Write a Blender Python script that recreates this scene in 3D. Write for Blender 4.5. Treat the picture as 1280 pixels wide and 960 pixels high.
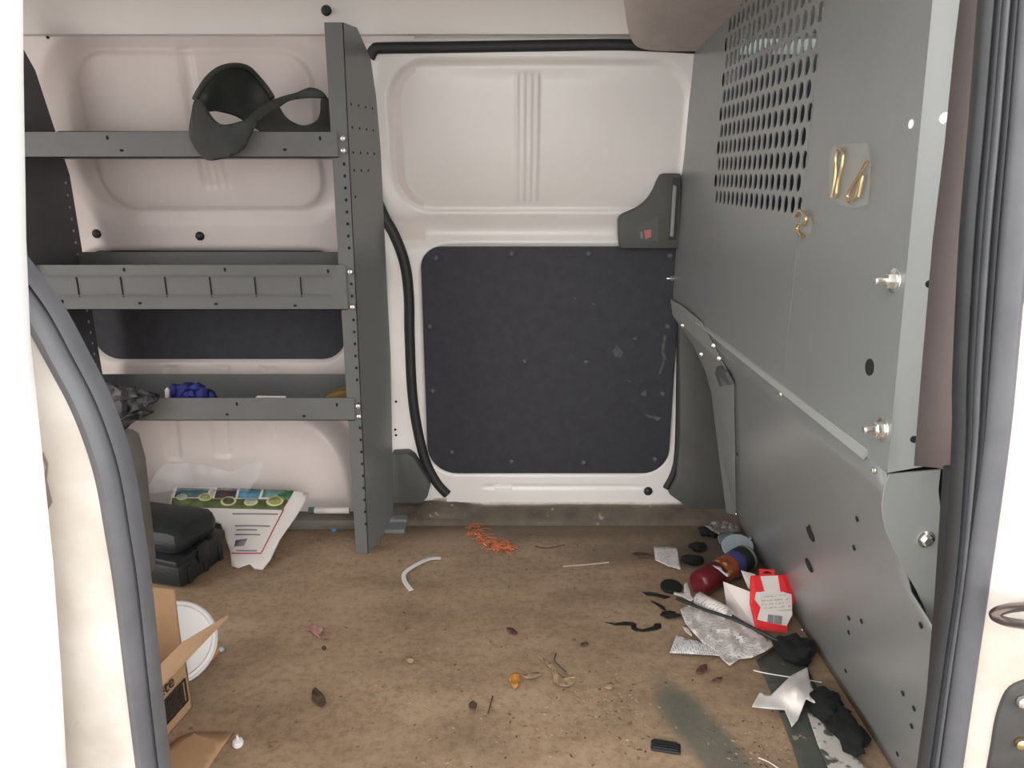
import bpy, bmesh, math, random
from mathutils import Vector, Matrix, noise as mnoise

for o in list(bpy.data.objects):
    bpy.data.objects.remove(o)
scene = bpy.context.scene
C = scene.collection
random.seed(7)
PI = math.pi

# ------------------------------------------------------------------ camera, world, exposure
F_PX, PITCH, EYE = 900.0, math.radians(16.2), 0.98
cam_d = bpy.data.cameras.new('camera')
cam = bpy.data.objects.new('camera', cam_d)
C.objects.link(cam)
cam_d.sensor_fit = 'HORIZONTAL'
cam_d.sensor_width = 36.0
cam_d.lens = F_PX / 1280.0 * 36.0
cam_d.clip_start = 0.02
cam.location = (0, 0, EYE)
cam.rotation_euler = (PI / 2 - PITCH, 0, 0)
scene.camera = cam

world = bpy.data.worlds.new('overcast_sky')
scene.world = world
world.use_nodes = True
bg = world.node_tree.nodes['Background']
bg.inputs[0].default_value = (1.0, 0.985, 0.965, 1)
bg.inputs[1].default_value = 1.0

vs = scene.view_settings
vs.view_transform = 'Standard'
vs.look = 'None'
vs.exposure = 2.05
vs.gamma = 1.0
vs.use_curve_mapping = False
scene.cycles.max_bounces = 10
scene.cycles.diffuse_bounces = 6
scene.cycles.use_denoising = True

# ------------------------------------------------------------------ layout helpers (real planes of the van)
CP, SP = math.cos(PITCH), math.sin(PITCH)


def ray(px, py):
    u, v = (px - 640) / F_PX, (480 - py) / F_PX
    return Vector((u, CP + v * SP, -SP + v * CP))


def on_y(px, py, Y):
    d = ray(px, py)
    t = Y / d.y
    return Vector((d.x * t, Y, EYE + d.z * t))


def on_z(px, py, z=0.0):
    d = ray(px, py)
    t = (z - EYE) / d.z
    return Vector((d.x * t, d.y * t, z))


def on_x(px, py, X):
    d = ray(px, py)
    t = X / d.x
    return Vector((X, d.y * t, EYE + d.z * t))


def on_plane(px, py, p0, n):
    d = ray(px, py)
    o = Vector((0, 0, EYE))
    t = (Vector(p0) - o).dot(n) / d.dot(n)
    return o + d * t


def smooth(a, b, t):
    t = max(0.0, min(1.0, (t - a) / (b - a)))
    return t * t * (3 - 2 * t)


def wall_y(z):
    """inside face of the far body side: upright below, leaning in above"""
    if z < 0.80:
        return 1.985
    return 1.985 - 0.075 * smooth(0.8, 1.05, z) * 0.5 - max(0, z - 0.9) * 0.13


def on_wall(px, py, off=0.0):
    Y = 1.95
    for _ in range(12):
        p = on_y(px, py, Y - off)
        Y = wall_y(p.z)
    return p


# ------------------------------------------------------------------ materials
MATS = {}


def nd(nt, t, **kw):
    n = nt.nodes.new(t)
    for k, v in kw.items():
        setattr(n, k, v)
    return n


def mat(name, col, rough=0.5, metal=0.0, var=0.0, scale=8.0, bump=0.0, bscale=60.0, col2=None,
        spots=None, alpha=1.0, trans=0.0, coat=0.0):
    """principled with a noise-mixed colour and a fine noise relief; spots = (colour, scale, threshold)"""
    m = bpy.data.materials.new(name)
    m.use_nodes = True
    nt = m.node_tree
    b = nt.nodes['Principled BSDF']
    b.inputs['Base Color'].default_value = (*col, 1)
    b.inputs['Roughness'].default_value = rough
    b.inputs['Metallic'].default_value = metal
    if coat:
        b.inputs['Coat Weight'].default_value = coat
        b.inputs['Coat Roughness'].default_value = 0.15
    if trans:
        b.inputs['Transmission Weight'].default_value = trans
    b.inputs['Alpha'].default_value = alpha
    tc = nd(nt, 'ShaderNodeTexCoord')
    src = None
    if var or col2:
        n = nd(nt, 'ShaderNodeTexNoise')
        n.inputs['Scale'].default_value = scale
        n.inputs['Detail'].default_value = 6
        n.inputs['Roughness'].default_value = 0.62
        nt.links.new(tc.outputs['Object'], n.inputs['Vector'])
        r = nd(nt, 'ShaderNodeValToRGB')
        r.color_ramp.elements[0].position = 0.34
        r.color_ramp.elements[1].position = 0.66
        c2 = col2 if col2 else tuple(c * (1 - var) for c in col)
        r.color_ramp.elements[0].color = (*c2, 1)
        r.color_ramp.elements[1].color = (*col, 1)
        nt.links.new(n.outputs['Fac'], r.inputs['Fac'])
        src = r.outputs['Color']
    if spots:
        sc, ss, th = spots
        n = nd(nt, 'ShaderNodeTexNoise')
        n.inputs['Scale'].default_value = ss
        n.inputs['Detail'].default_value = 4
        nt.links.new(tc.outputs['Object'], n.inputs['Vector'])
        r = nd(nt, 'ShaderNodeValToRGB')
        r.color_ramp.elements[0].position = th
        r.color_ramp.elements[1].position = th + 0.06
        nt.links.new(n.outputs['Fac'], r.inputs['Fac'])
        mx = nd(nt, 'ShaderNodeMixRGB')
        mx.inputs[2].default_value = (*sc, 1)
        nt.links.new(r.outputs['Color'], mx.inputs[0])
        if src:
            nt.links.new(src, mx.inputs[1])
        else:
            mx.inputs[1].default_value = (*col, 1)
        src = mx.outputs[0]
    if src:
        nt.links.new(src, b.inputs['Base Color'])
    if bump:
        n = nd(nt, 'ShaderNodeTexNoise')
        n.inputs['Scale'].default_value = bscale
        n.inputs['Detail'].default_value = 4
        nt.links.new(tc.outputs['Object'], n.inputs['Vector'])
        bp = nd(nt, 'ShaderNodeBump')
        bp.inputs['Strength'].default_value = bump
        bp.inputs['Distance'].default_value = 0.004
        nt.links.new(n.outputs['Fac'], bp.inputs['Height'])
        nt.links.new(bp.outputs['Normal'], b.inputs['Normal'])
    MATS[name] = m
    return m


def print_mat(name, paper, ink, scale=160.0, axis='Y', density=0.5):
    """paper with rows of illegible small print"""
    m = mat(name, paper, 0.75)
    nt = m.node_tree
    b = nt.nodes['Principled BSDF']
    tc = nd(nt, 'ShaderNodeTexCoord')
    w = nd(nt, 'ShaderNodeTexWave', wave_type='BANDS', bands_direction=axis)
    w.inputs['Scale'].default_value = scale * 0.25
    nt.links.new(tc.outputs['Object'], w.inputs['Vector'])
    n = nd(nt, 'ShaderNodeTexNoise')
    n.inputs['Scale'].default_value = 180
    nt.links.new(tc.outputs['Object'], n.inputs['Vector'])
    n2 = nd(nt, 'ShaderNodeTexNoise')
    n2.inputs['Scale'].default_value = 18
    nt.links.new(tc.outputs['Object'], n2.inputs['Vector'])
    a = nd(nt, 'ShaderNodeMath', operation='GREATER_THAN')
    a.inputs[1].default_value = 0.62
    nt.links.new(w.outputs['Fac'], a.inputs[0])
    c = nd(nt, 'ShaderNodeMath', operation='GREATER_THAN')
    c.inputs[1].default_value = 0.5
    nt.links.new(n.outputs['Fac'], c.inputs[0])
    e = nd(nt, 'ShaderNodeMath', operation='GREATER_THAN')
    e.inputs[1].default_value = 1 - density
    nt.links.new(n2.outputs['Fac'], e.inputs[0])
    p = nd(nt, 'ShaderNodeMath', operation='MULTIPLY')
    nt.links.new(a.outputs[0], p.inputs[0])
    nt.links.new(c.outputs[0], p.inputs[1])
    q = nd(nt, 'ShaderNodeMath', operation='MULTIPLY')
    nt.links.new(p.outputs[0], q.inputs[0])
    nt.links.new(e.outputs[0], q.inputs[1])
    mx = nd(nt, 'ShaderNodeMixRGB')
    mx.inputs[1].default_value = (*paper, 1)
    mx.inputs[2].default_value = (*ink, 1)
    nt.links.new(q.outputs[0], mx.inputs[0])
    nt.links.new(mx.outputs[0], b.inputs['Base Color'])
    return m


WHITE = mat('white_paint', (0.84, 0.81, 0.785), 0.32, var=0.05, scale=3, coat=0.3)
INNER = mat('primer_white_paint', (0.77, 0.69, 0.66), 0.38, var=0.07, scale=4, coat=0.2)
JAMB = mat('dirty_jamb_paint', (0.60, 0.565, 0.52), 0.45, col2=(0.42, 0.37, 0.32), scale=6, spots=((0.22, 0.17, 0.13), 26, 0.69))
BODY = mat('body_white', (0.85, 0.85, 0.85), 0.3)
BOARD = mat('charcoal_board', (0.040, 0.041, 0.050), 0.7, var=0.25, scale=30, bump=0.3, bscale=260)
PSTEEL = mat('grey_powder_steel', (0.205, 0.214, 0.212), 0.28, var=0.06, scale=5, bump=0.1, bscale=300)
PSTEEL_L = mat('light_grey_powder_steel', (0.29, 0.30, 0.29), 0.42, var=0.05, scale=5)
SHELFM = mat('shelf_grey_steel', (0.142, 0.147, 0.147), 0.5, var=0.10, scale=9, bump=0.1, bscale=250)
SHELFD = mat('shelf_dark_shaded_steel', (0.10, 0.10, 0.105), 0.55, var=0.2, scale=9)
TRIM = mat('grey_plastic_trim', (0.085, 0.086, 0.082), 0.6, var=0.15, scale=12, bump=0.2, bscale=350)
HEAD = mat('beige_headliner', (0.48, 0.425, 0.395), 0.85, var=0.1, scale=14, bump=0.3, bscale=200, spots=((0.25, 0.19, 0.15), 9, 0.74))
TAUPE = mat('taupe_pillar_trim', (0.185, 0.15, 0.148), 0.65, var=0.05, scale=20, bump=0.2, bscale=300)
RUBBER = mat('black_rubber', (0.022, 0.023, 0.024), 0.55, var=0.2, scale=40)
SEALG = mat('worn_grey_seal', (0.098, 0.098, 0.108), 0.42, var=0.22, scale=18)
SEALD = mat('dark_grey_seal', (0.026, 0.028, 0.030), 0.45, var=0.25, scale=30)
BLACK = mat('black_plastic', (0.015, 0.016, 0.018), 0.45)
BLACKM = mat('matte_black_hole', (0.008, 0.008, 0.009), 0.9)
STEEL = mat('zinc_bolt', (0.78, 0.77, 0.72), 0.25, metal=0.9)
HOLELIGHT_CLIP = mat('hole_light_white', (0.9, 0.9, 0.9), 0.4)  # white of the door clip and of daylight painted into the holes
CARD = mat('cardboard', (0.43, 0.27, 0.15), 0.85, var=0.12, scale=14, bump=0.1, bscale=90)
CARDE = mat('cardboard_edge', (0.52, 0.36, 0.2), 0.9, var=0.3, scale=60)
INK = mat('black_ink', (0.03, 0.022, 0.018), 0.8)
PAPER = mat('white_paper', (0.72, 0.68, 0.65), 0.75, var=0.06, scale=16)
PRINT = print_mat('printed_paper', (0.66, 0.62, 0.59), (0.36, 0.33, 0.32), 210, 'Y', 0.62)
PRINTX = print_mat('printed_slip', (0.66, 0.65, 0.63), (0.3, 0.3, 0.32), 240, 'X', 0.6)
PLWHITE = mat('white_plastic', (0.70, 0.69, 0.675), 0.35)
REDBOX = mat('red_card', (0.68, 0.025, 0.03), 0.4)
MAROON = mat('maroon_plastic', (0.14, 0.012, 0.018), 0.28, var=0.25, scale=20)
BRASS = mat('brass', (0.75, 0.55, 0.25), 0.22, metal=1.0)
TAPE = mat('clear_tape', (0.62, 0.62, 0.55), 0.12, alpha=0.09)
CLEAR = mat('clear_plastic', (0.8, 0.8, 0.8), 0.08, alpha=0.16)
CLEARD = mat('smoky_clear_plastic', (0.45, 0.42, 0.42), 0.12, alpha=0.55)
BLUE = mat('blue_cloth', (0.035, 0.042, 0.25), 0.8, var=0.3, scale=40)
CASEM = mat('charcoal_case_plastic', (0.020, 0.025, 0.027), 0.5, var=0.45, scale=24, bump=0.4, bscale=150)
STRAPM = mat('dusty_black_rubber', (0.048, 0.051, 0.046), 0.6, col2=(0.020, 0.025, 0.025), scale=9, spots=((0.13, 0.13, 0.125), 16, 0.7))
RAGM = mat('black_rag', (0.007, 0.008, 0.008), 0.95, var=0.5, scale=60, bump=0.6, bscale=90)
GLASS = mat('window_glass', (0.20, 0.24, 0.23), 0.05, alpha=0.88)
CABM = mat('cab_dark_trim', (0.03, 0.033, 0.04), 0.8)
GROUND = mat('asphalt', (0.20, 0.195, 0.185), 0.9, var=0.2, scale=3)
RAILM = mat('floor_rail_steel', (0.17, 0.165, 0.145), 0.5, col2=(0.14, 0.12, 0.095), scale=16)
LEAF_O = mat('orange_leaf', (0.55, 0.24, 0.045), 0.7, var=0.3, scale=60)
LEAF_P = mat('pink_leaf', (0.42, 0.22, 0.19), 0.7, var=0.25, scale=60)
LEAF_B = mat('brown_leaf', (0.10, 0.062, 0.032), 0.8, var=0.4, scale=60)
LEAF_R = mat('red_brown_leaf', (0.14, 0.055, 0.04), 0.8, var=0.4, scale=60)
LEAF_T = mat('tan_leaf', (0.36, 0.25, 0.15), 0.8, var=0.3, scale=60)
COPPER = mat('copper_wire', (0.72, 0.24, 0.11), 0.3, metal=0.7)
CHIP_T = mat('tan_chips', (0.36, 0.255, 0.165), 0.9)
CHIP_D = mat('dark_chips', (0.07, 0.045, 0.03), 0.9)
BLUEGREY = mat('blue_grey_plastic', (0.22, 0.27, 0.31), 0.4)
GREYGREEN = mat('grey_green_rubber_mat', (0.085, 0.092, 0.08), 0.5, var=0.3, scale=12, spots=((0.3, 0.24, 0.17), 50, 0.66))


def floor_material():
    m = bpy.data.materials.new('dirty_brown_floor')
    m.use_nodes = True
    nt = m.node_tree
    b = nt.nodes['Principled BSDF']
    tc = nd(nt, 'ShaderNodeTexCoord')

    def noise_(scale, detail=6, rough=0.6, stretch=None):
        n = nd(nt, 'ShaderNodeTexNoise')
        n.inputs['Scale'].default_value = scale
        n.inputs['Detail'].default_value = detail
        n.inputs['Roughness'].default_value = rough
        if stretch:
            mp = nd(nt, 'ShaderNodeMapping')
            mp.inputs['Scale'].default_value = stretch
            nt.links.new(tc.outputs['Object'], mp.inputs['Vector'])
            nt.links.new(mp.outputs[0], n.inputs['Vector'])
        else:
            nt.links.new(tc.outputs['Object'], n.inputs['Vector'])
        return n.outputs['Fac']

    def ramp(fac, stops):
        r = nd(nt, 'ShaderNodeValToRGB')
        e = r.color_ramp.elements
        while len(e) < len(stops):
            e.new(0.5)
        for k, (p, c) in enumerate(stops):
            e[k].position = p
            e[k].color = (*c, 1) if len(c) == 3 else c
        nt.links.new(fac, r.inputs['Fac'])
        return r.outputs['Color']

    def mix(fac, a, bb):
        mx = nd(nt, 'ShaderNodeMixRGB')
        if isinstance(fac, float):
            mx.inputs[0].default_value = fac
        else:
            nt.links.new(fac, mx.inputs[0])
        for i, s in ((1, a), (2, bb)):
            if isinstance(s, tuple):
                mx.inputs[i].default_value = (*s, 1)
            else:
                nt.links.new(s, mx.inputs[i])
        return mx.outputs[0]

    def math_(op, a, bb):
        n = nd(nt, 'ShaderNodeMath', operation=op)
        n.use_clamp = True
        for i, s in ((0, a), (1, bb)):
            if isinstance(s, float):
                n.inputs[i].default_value = s
            else:
                nt.links.new(s, n.inputs[i])
        return n.outputs[0]

    def blob(cx, cy, rx, ry, rot, edge, wob=0.35, wscale=14):
        """1 inside a ragged ellipse on the floor"""
        mp = nd(nt, 'ShaderNodeMapping')
        mp.vector_type = 'TEXTURE'
        mp.inputs['Location'].default_value = (cx, cy, 0)
        mp.inputs['Rotation'].default_value = (0, 0, rot)
        mp.inputs['Scale'].default_value = (rx, ry, 1)
        nt.links.new(tc.outputs['Object'], mp.inputs['Vector'])
        ln = nd(nt, 'ShaderNodeVectorMath', operation='LENGTH')
        nt.links.new(mp.outputs[0], ln.inputs[0])
        n = noise_(wscale)
        w = nd(nt, 'ShaderNodeMath', operation='MULTIPLY_ADD')
        nt.links.new(n, w.inputs[0])
        w.inputs[1].default_value = wob * 2
        nt.links.new(ln.outputs['Value'], w.inputs[2])
        mr = nd(nt, 'ShaderNodeMapRange')
        mr.inputs['From Min'].default_value = 1 + wob - edge
        mr.inputs['From Max'].default_value = 1 + wob + edge
        mr.inputs['To Min'].default_value = 1
        mr.inputs['To Max'].default_value = 0
        nt.links.new(w.outputs[0], mr.inputs['Value'])
        return mr.outputs[0]

    base = ramp(noise_(5, 8, 0.6, (0.7, 1.6, 1)), [(0.30, (0.235, 0.160, 0.103)), (0.5, (0.335, 0.232, 0.150)), (0.70, (0.41, 0.295, 0.198))])
    fine = ramp(noise_(60, 6, 0.7), [(0.36, (0.62, 0.60, 0.57)), (0.55, (1, 1, 1))])
    mul = nd(nt, 'ShaderNodeMixRGB', blend_type='MULTIPLY')
    mul.inputs[0].default_value = 0.75
    nt.links.new(base, mul.inputs[1])
    nt.links.new(fine, mul.inputs[2])
    col = mul.outputs[0]
    # pale dried dust patches
    col = mix(math_('MULTIPLY', ramp(noise_(9, 5, 0.6), [(0.55, (0, 0, 0)), (0.72, (1, 1, 1))]), 0.35), col, (0.44, 0.33, 0.225))
    # old dark grime along the far sill and the partition foot
    c = on_z(660, 655)
    col = mix(math_('MULTIPLY', blob(c.x + 0.05, 1.90, 0.62, 0.09, 0, 0.3), 0.75), col, (0.105, 0.075, 0.052))
    c = on_z(780, 690)
    col = mix(math_('MULTIPLY', blob(c.x, c.y, 0.16, 0.07, 0.1, 0.4), 0.6), col, (0.13, 0.095, 0.068))
    c = on_z(880, 690)
    col = mix(math_('MULTIPLY', blob(c.x + 0.05, c.y, 0.14, 0.13, 0, 0.4), 0.8), col, (0.095, 0.078, 0.06))
    c = on_z(560, 675)
    col = mix(math_('MULTIPLY', blob(c.x, c.y, 0.13, 0.06, 0, 0.5), 0.5), col, (0.40, 0.285, 0.2))
    # worn-through strip that shows the grey mat
    c = on_z(895, 930)
    col = mix(math_('MULTIPLY', blob(c.x - 0.01, c.y, 0.045, 0.17, 0.32, 0.25, 0.35), 0.8), col, (0.105, 0.112, 0.095))
    c = on_z(845, 890)
    col = mix(math_('MULTIPLY', blob(c.x, c.y, 0.035, 0.06, 0.2, 0.4), 0.6), col, (0.11, 0.11, 0.09))
    # scattered dark specks
    sp = ramp(noise_(48, 2, 0.5), [(0.70, (0, 0, 0)), (0.74, (1, 1, 1))])
    col = mix(math_('MULTIPLY', sp, 0.6), col, (0.075, 0.048, 0.03))
    nt.links.new(col, b.inputs['Base Color'])
    b.inputs['Roughness'].default_value = 0.62
    bp = nd(nt, 'ShaderNodeBump')
    bp.inputs['Strength'].default_value = 0.25
    bp.inputs['Distance'].default_value = 0.003
    nt.links.new(noise_(70, 6, 0.7), bp.inputs['Height'])
    nt.links.new(bp.outputs['Normal'], b.inputs['Normal'])
    return m


FLOORM = floor_material()


def sill_material():
    return mat('grimy_sill', (0.155, 0.125, 0.095), 0.7, col2=(0.085, 0.068, 0.052), scale=12, bump=0.3, bscale=90,
               spots=((0.36, 0.27, 0.19), 30, 0.66))


SILLM = sill_material()


# ------------------------------------------------------------------ object helpers
def link(name, me, m, parent=None, smooth_=False):
    o = bpy.data.objects.new(name, me)
    C.objects.link(o)
    if m is not None:
        me.materials.append(m)
    if parent is not None:
        o.parent = parent
        o.matrix_parent_inverse = Matrix.Translation(-parent.location)
    if smooth_:
        for p in me.polygons:
            p.use_smooth = True
    return o


def from_bm(name, bm, m, parent=None, smooth_=False, angle=None):
    bmesh.ops.recalc_face_normals(bm, faces=bm.faces)
    me = bpy.data.meshes.new(name)
    bm.to_mesh(me)
    bm.free()
    o = link(name, me, m, parent, smooth_ or angle is not None)
    if angle is not None:
        me.set_sharp_from_angle(angle=math.radians(angle))
    return o


def tag(o, label, cat, group=None):
    o['label'] = label
    o['category'] = cat
    if group:
        o['group'] = group
    return o


def struct(o, label=None):
    o['kind'] = 'structure'
    if label:
        o['label'] = label
    return o


def thing(name, label, cat, loc, group=None):
    o = bpy.data.objects.new(name, None)
    C.objects.link(o)
    o.empty_display_size = 0.05
    o.location = loc
    return tag(o, label, cat, group)


def bm_box(bm, lo, hi, bev=0.0):
    r = bmesh.ops.create_cube(bm, size=1.0)
    vs_ = r['verts']
    for v in vs_:
        v.co = Vector([(lo[i] + hi[i]) / 2 + v.co[i] * (hi[i] - lo[i]) for i in range(3)])
    if bev:
        es = list({e for v in vs_ for e in v.link_edges})
        bmesh.ops.bevel(bm, geom=es, offset=bev, segments=2, affect='EDGES', profile=0.5)
    return bm


def box(name, lo, hi, m, parent=None, bev=0.0):
    return from_bm(name, bm_box(bmesh.new(), lo, hi, bev), m, parent, angle=40 if bev else None)


def bm_hexa(bm, c8):
    """c8: 4 front corners then 4 matching back corners"""
    v = [bm.verts.new(p) for p in c8]
    for f in ((0, 1, 2, 3), (7, 6, 5, 4), (0, 4, 5, 1), (1, 5, 6, 2), (2, 6, 7, 3), (3, 7, 4, 0)):
        bm.faces.new([v[i] for i in f])
    return bm


def poly_prism(name, pts, ext, m, parent=None, bev=0.0, angle=30):
    """closed loop of 3D points pushed along ext"""
    bm = bmesh.new()
    a = [bm.verts.new(p) for p in pts]
    es = [bm.edges.new((a[i], a[(i + 1) % len(a)])) for i in range(len(a))]
    bmesh.ops.triangle_fill(bm, use_beauty=True, use_dissolve=True, edges=es)
    g = bmesh.ops.extrude_face_region(bm, geom=list(bm.faces))
    nv = [x for x in g['geom'] if isinstance(x, bmesh.types.BMVert)]
    bmesh.ops.translate(bm, vec=Vector(ext), verts=nv)
    bmesh.ops.recalc_face_normals(bm, faces=bm.faces)
    if bev:
        se = [e for e in bm.edges if len(e.link_faces) == 2 and e.calc_face_angle(0) > 0.7]
        bmesh.ops.bevel(bm, geom=se, offset=bev, segments=2, affect='EDGES', profile=0.5)
    return from_bm(name, bm, m, parent, angle=angle)


def sheet(name, outline, mapping, m, parent=None, step=6.0, thick=0.001, holes=(), bend=None, smooth_=True, angle=35):
    """a thin piece: flat outline cut into a grid, then each grid vertex placed in the room by mapping(u, v)"""
    bm = bmesh.new()
    es = []
    for loop in [outline] + list(holes):
        a = [bm.verts.new((p[0], p[1], 0)) for p in loop]
        es += [bm.edges.new((a[i], a[(i + 1) % len(a)])) for i in range(len(a))]
    bmesh.ops.triangle_fill(bm, use_beauty=True, use_dissolve=False, edges=es)
    xs = [p[0] for p in outline]
    ys = [p[1] for p in outline]
    for ax, lo, hi in ((0, min(xs), max(xs)), (1, min(ys), max(ys))):
        n = max(1, int((hi - lo) / step))
        for k in range(1, n):
            co = [0, 0, 0]
            co[ax] = lo + (hi - lo) * k / n
            no = [0, 0, 0]
            no[ax] = 1
            bmesh.ops.bisect_plane(bm, geom=list(bm.verts) + list(bm.edges) + list(bm.faces), plane_co=co, plane_no=no)
    for v in bm.verts:
        u, w = v.co.x, v.co.y
        p = mapping(u, w)
        if bend:
            p = bend(p, u, w)
        v.co = p
    bmesh.ops.remove_doubles(bm, verts=bm.verts, dist=1e-5)
    o = from_bm(name, bm, m, parent, angle=angle)
    if thick:
        s = o.modifiers.new('thickness', 'SOLIDIFY')
        s.thickness = thick
        s.offset = 0
    return o


def catmull(pts, n=8, closed=False):
    pts = [Vector(p) for p in pts]
    out = []
    L = len(pts)
    rng = range(L if closed else L - 1)
    for i in rng:
        if closed:
            p0, p1, p2, p3 = pts[i - 1], pts[i], pts[(i + 1) % L], pts[(i + 2) % L]
        else:
            p0, p1, p2, p3 = pts[max(i - 1, 0)], pts[i], pts[i + 1], pts[min(i + 2, L - 1)]
        for k in range(n):
            t = k / n
            out.append(0.5 * ((2 * p1) + (p2 - p0) * t + (2 * p0 - 5 * p1 + 4 * p2 - p3) * t * t + (3 * p1 - p0 - 3 * p2 + p3) * t ** 3))
    if not closed:
        out.append(pts[-1])
    return out


def sweep(name, path, section, m, parent=None, closed=False, ref=Vector((0, 1, 0)), bm=None, scale=None, angle=50):
    """sweep a closed 2D section (a along side, b along ref-ish normal) along a 3D path"""
    own = bm is None
    bm = bm or bmesh.new()
    rings = []
    L = len(path)
    for i, p in enumerate(path):
        if closed:
            t = path[(i + 1) % L] - path[i - 1]
        else:
            t = path[min(i + 1, L - 1)] - path[max(i - 1, 0)]
        t = t.normalized()
        side = t.cross(ref)
        if side.length < 1e-4:
            side = t.cross(Vector((1, 0, 0.3)))
        side.normalize()
        nrm = side.cross(t).normalized()
        s = scale[i] if scale else 1.0
        rings.append([bm.verts.new(p + side * a * s + nrm * b * s) for a, b in section])
    n = len(section)
    for i in range(L if closed else L - 1):
        A, B = rings[i], rings[(i + 1) % L]
        for k in range(n):
            bm.faces.new((A[k], A[(k + 1) % n], B[(k + 1) % n], B[k]))
    if not closed:
        bm.faces.new(rings[0])
        bm.faces.new(list(reversed(rings[-1])))
    if own:
        return from_bm(name, bm, m, parent, angle=angle)


def circ(r, n=8, ry=None):
    return [(r * math.cos(2 * PI * k / n), (ry or r) * math.sin(2 * PI * k / n)) for k in range(n)]


def bm_lathe(bm, prof, M, n=16, cap=True):
    """prof: list of (radius, height); M maps local z-axis object to the room"""
    rings = []
    for r, h in prof:
        rings.append([bm.verts.new(M @ Vector((r * math.cos(2 * PI * k / n), r * math.sin(2 * PI * k / n), h))) for k in range(n)])
    for A, B in zip(rings, rings[1:]):
        for k in range(n):
            bm.faces.new((A[k], A[(k + 1) % n], B[(k + 1) % n], B[k]))
    if cap:
        bm.faces.new(list(reversed(rings[0])))
        bm.faces.new(rings[-1])


def lathe(name, prof, M, m, parent=None, n=16, angle=40):
    bm = bmesh.new()
    bm_lathe(bm, prof, M, n)
    return from_bm(name, bm, m, parent, angle=angle)


def frame_to(p, d, up=Vector((0, 0, 1))):
    z = Vector(d).normalized()
    if abs(z.dot(up)) > 0.95:
        up = Vector((0, 1, 0))
    x = up.cross(z).normalized()
    y = z.cross(x)
    M = Matrix((x, y, z)).transposed().to_4x4()
    M.translation = Vector(p)
    return M


def discs(name, spots, m, parent, n=10):
    """small punched holes or white hole-light discs joined: spots = (point, normal, rx, ry)"""
    bm = bmesh.new()
    for p, d, rx, ry in spots:
        M = frame_to(p, d)
        top = [bm.verts.new(M @ Vector((rx * math.cos(2 * PI * k / n), ry * math.sin(2 * PI * k / n), 0.0006))) for k in range(n)]
        bot = [bm.verts.new(M @ Vector((rx * math.cos(2 * PI * k / n), ry * math.sin(2 * PI * k / n), -0.001))) for k in range(n)]
        bm.faces.new(top)
        for k in range(n):
            bm.faces.new((bot[k], bot[(k + 1) % n], top[(k + 1) % n], top[k]))
    o = from_bm(name, bm, m, parent)
    return o


def screw_bolt(name, p, d, r, parent, m=None, stud=False):
    """hex head on a washer, or a nut with a stud end"""
    bm = bmesh.new()
    M = frame_to(p, d)
    bm_lathe(bm, [(r * 1.55, -0.001), (r * 1.55, r * 0.16), (r * 1.4, r * 0.25)], M, 18)
    bm_lathe(bm, [(r, r * 0.2), (r, r * 0.95), (r * 0.8, r * 1.1)], M, 6)
    if stud:
        bm_lathe(bm, [(r * 0.55, r * 1.0), (r * 0.55, r * 2.2), (r * 0.4, r * 2.5)], M, 12)
    return from_bm(name, bm, m or STEEL, parent, angle=35)


def rivet(name, p, d, r, parent, m):
    bm = bmesh.new()
    bm_lathe(bm, [(r, -0.001), (r, r * 0.15), (r * 0.8, r * 0.45), (r * 0.4, r * 0.62)], frame_to(p, d), 10)
    return from_bm(name, bm, m, parent, smooth_=True)


def rrect(x0, x1, z0, z1, r, n=8):
    """rounded rectangle outline, r may be 4 radii: bl, br, tr, tl"""
    if not isinstance(r, (tuple, list)):
        r = (r,) * 4
    out = []
    for (cx, cz, a0, rr) in ((x0 + r[0], z0 + r[0], PI, r[0]), (x1 - r[1], z0 + r[1], 1.5 * PI, r[1]),
                             (x1 - r[2], z1 - r[2], 0, r[2]), (x0 + r[3], z1 - r[3], 0.5 * PI, r[3])):
        for k in range(n + 1):
            a = a0 + k / n * PI / 2
            out.append((cx + rr * math.cos(a), cz + rr * math.sin(a)))
    return out


def sd_rr(x, z, x0, x1, z0, z1, r):
    cx, cz = (x0 + x1) / 2, (z0 + z1) / 2
    qx, qz = abs(x - cx) - (x1 - x0) / 2 + r, abs(z - cz) - (z1 - z0) / 2 + r
    return math.hypot(max(qx, 0), max(qz, 0)) + min(max(qx, qz), 0) - r


def heightfield(name, x0, x1, z0, z1, step, yfun, m, keep=None, parent=None):
    nx, nz = int((x1 - x0) / step) + 1, int((z1 - z0) / step) + 1
    verts, faces = [], []
    for j in range(nz + 1):
        z = z0 + (z1 - z0) * j / nz
        for i in range(nx + 1):
            x = x0 + (x1 - x0) * i / nx
            verts.append((x, yfun(x, z), z))
    for j in range(nz):
        z = z0 + (z1 - z0) * (j + 0.5) / nz
        for i in range(nx):
            x = x0 + (x1 - x0) * (i + 0.5) / nx
            if keep and not keep(x, z):
                continue
            a = j * (nx + 1) + i
            faces.append((a, a + 1, a + nx + 2, a + nx + 1))
    me = bpy.data.meshes.new(name)
    me.from_pydata(verts, [], faces)
    me.update()
    return link(name, me, m, parent, True)


# ================================================================== THE SETTING
# ---- floor of the load bay
FLOOR_FAR = 1.905
floor = struct(box('floor', (-1.6, 0.50, -0.04), (0.95, FLOOR_FAR, 0.0), FLOORM))
ground = struct(box('ground', (-6, -8, -0.62), (6, 9, -0.56), GROUND), 'grey asphalt ground outside the van')

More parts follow.
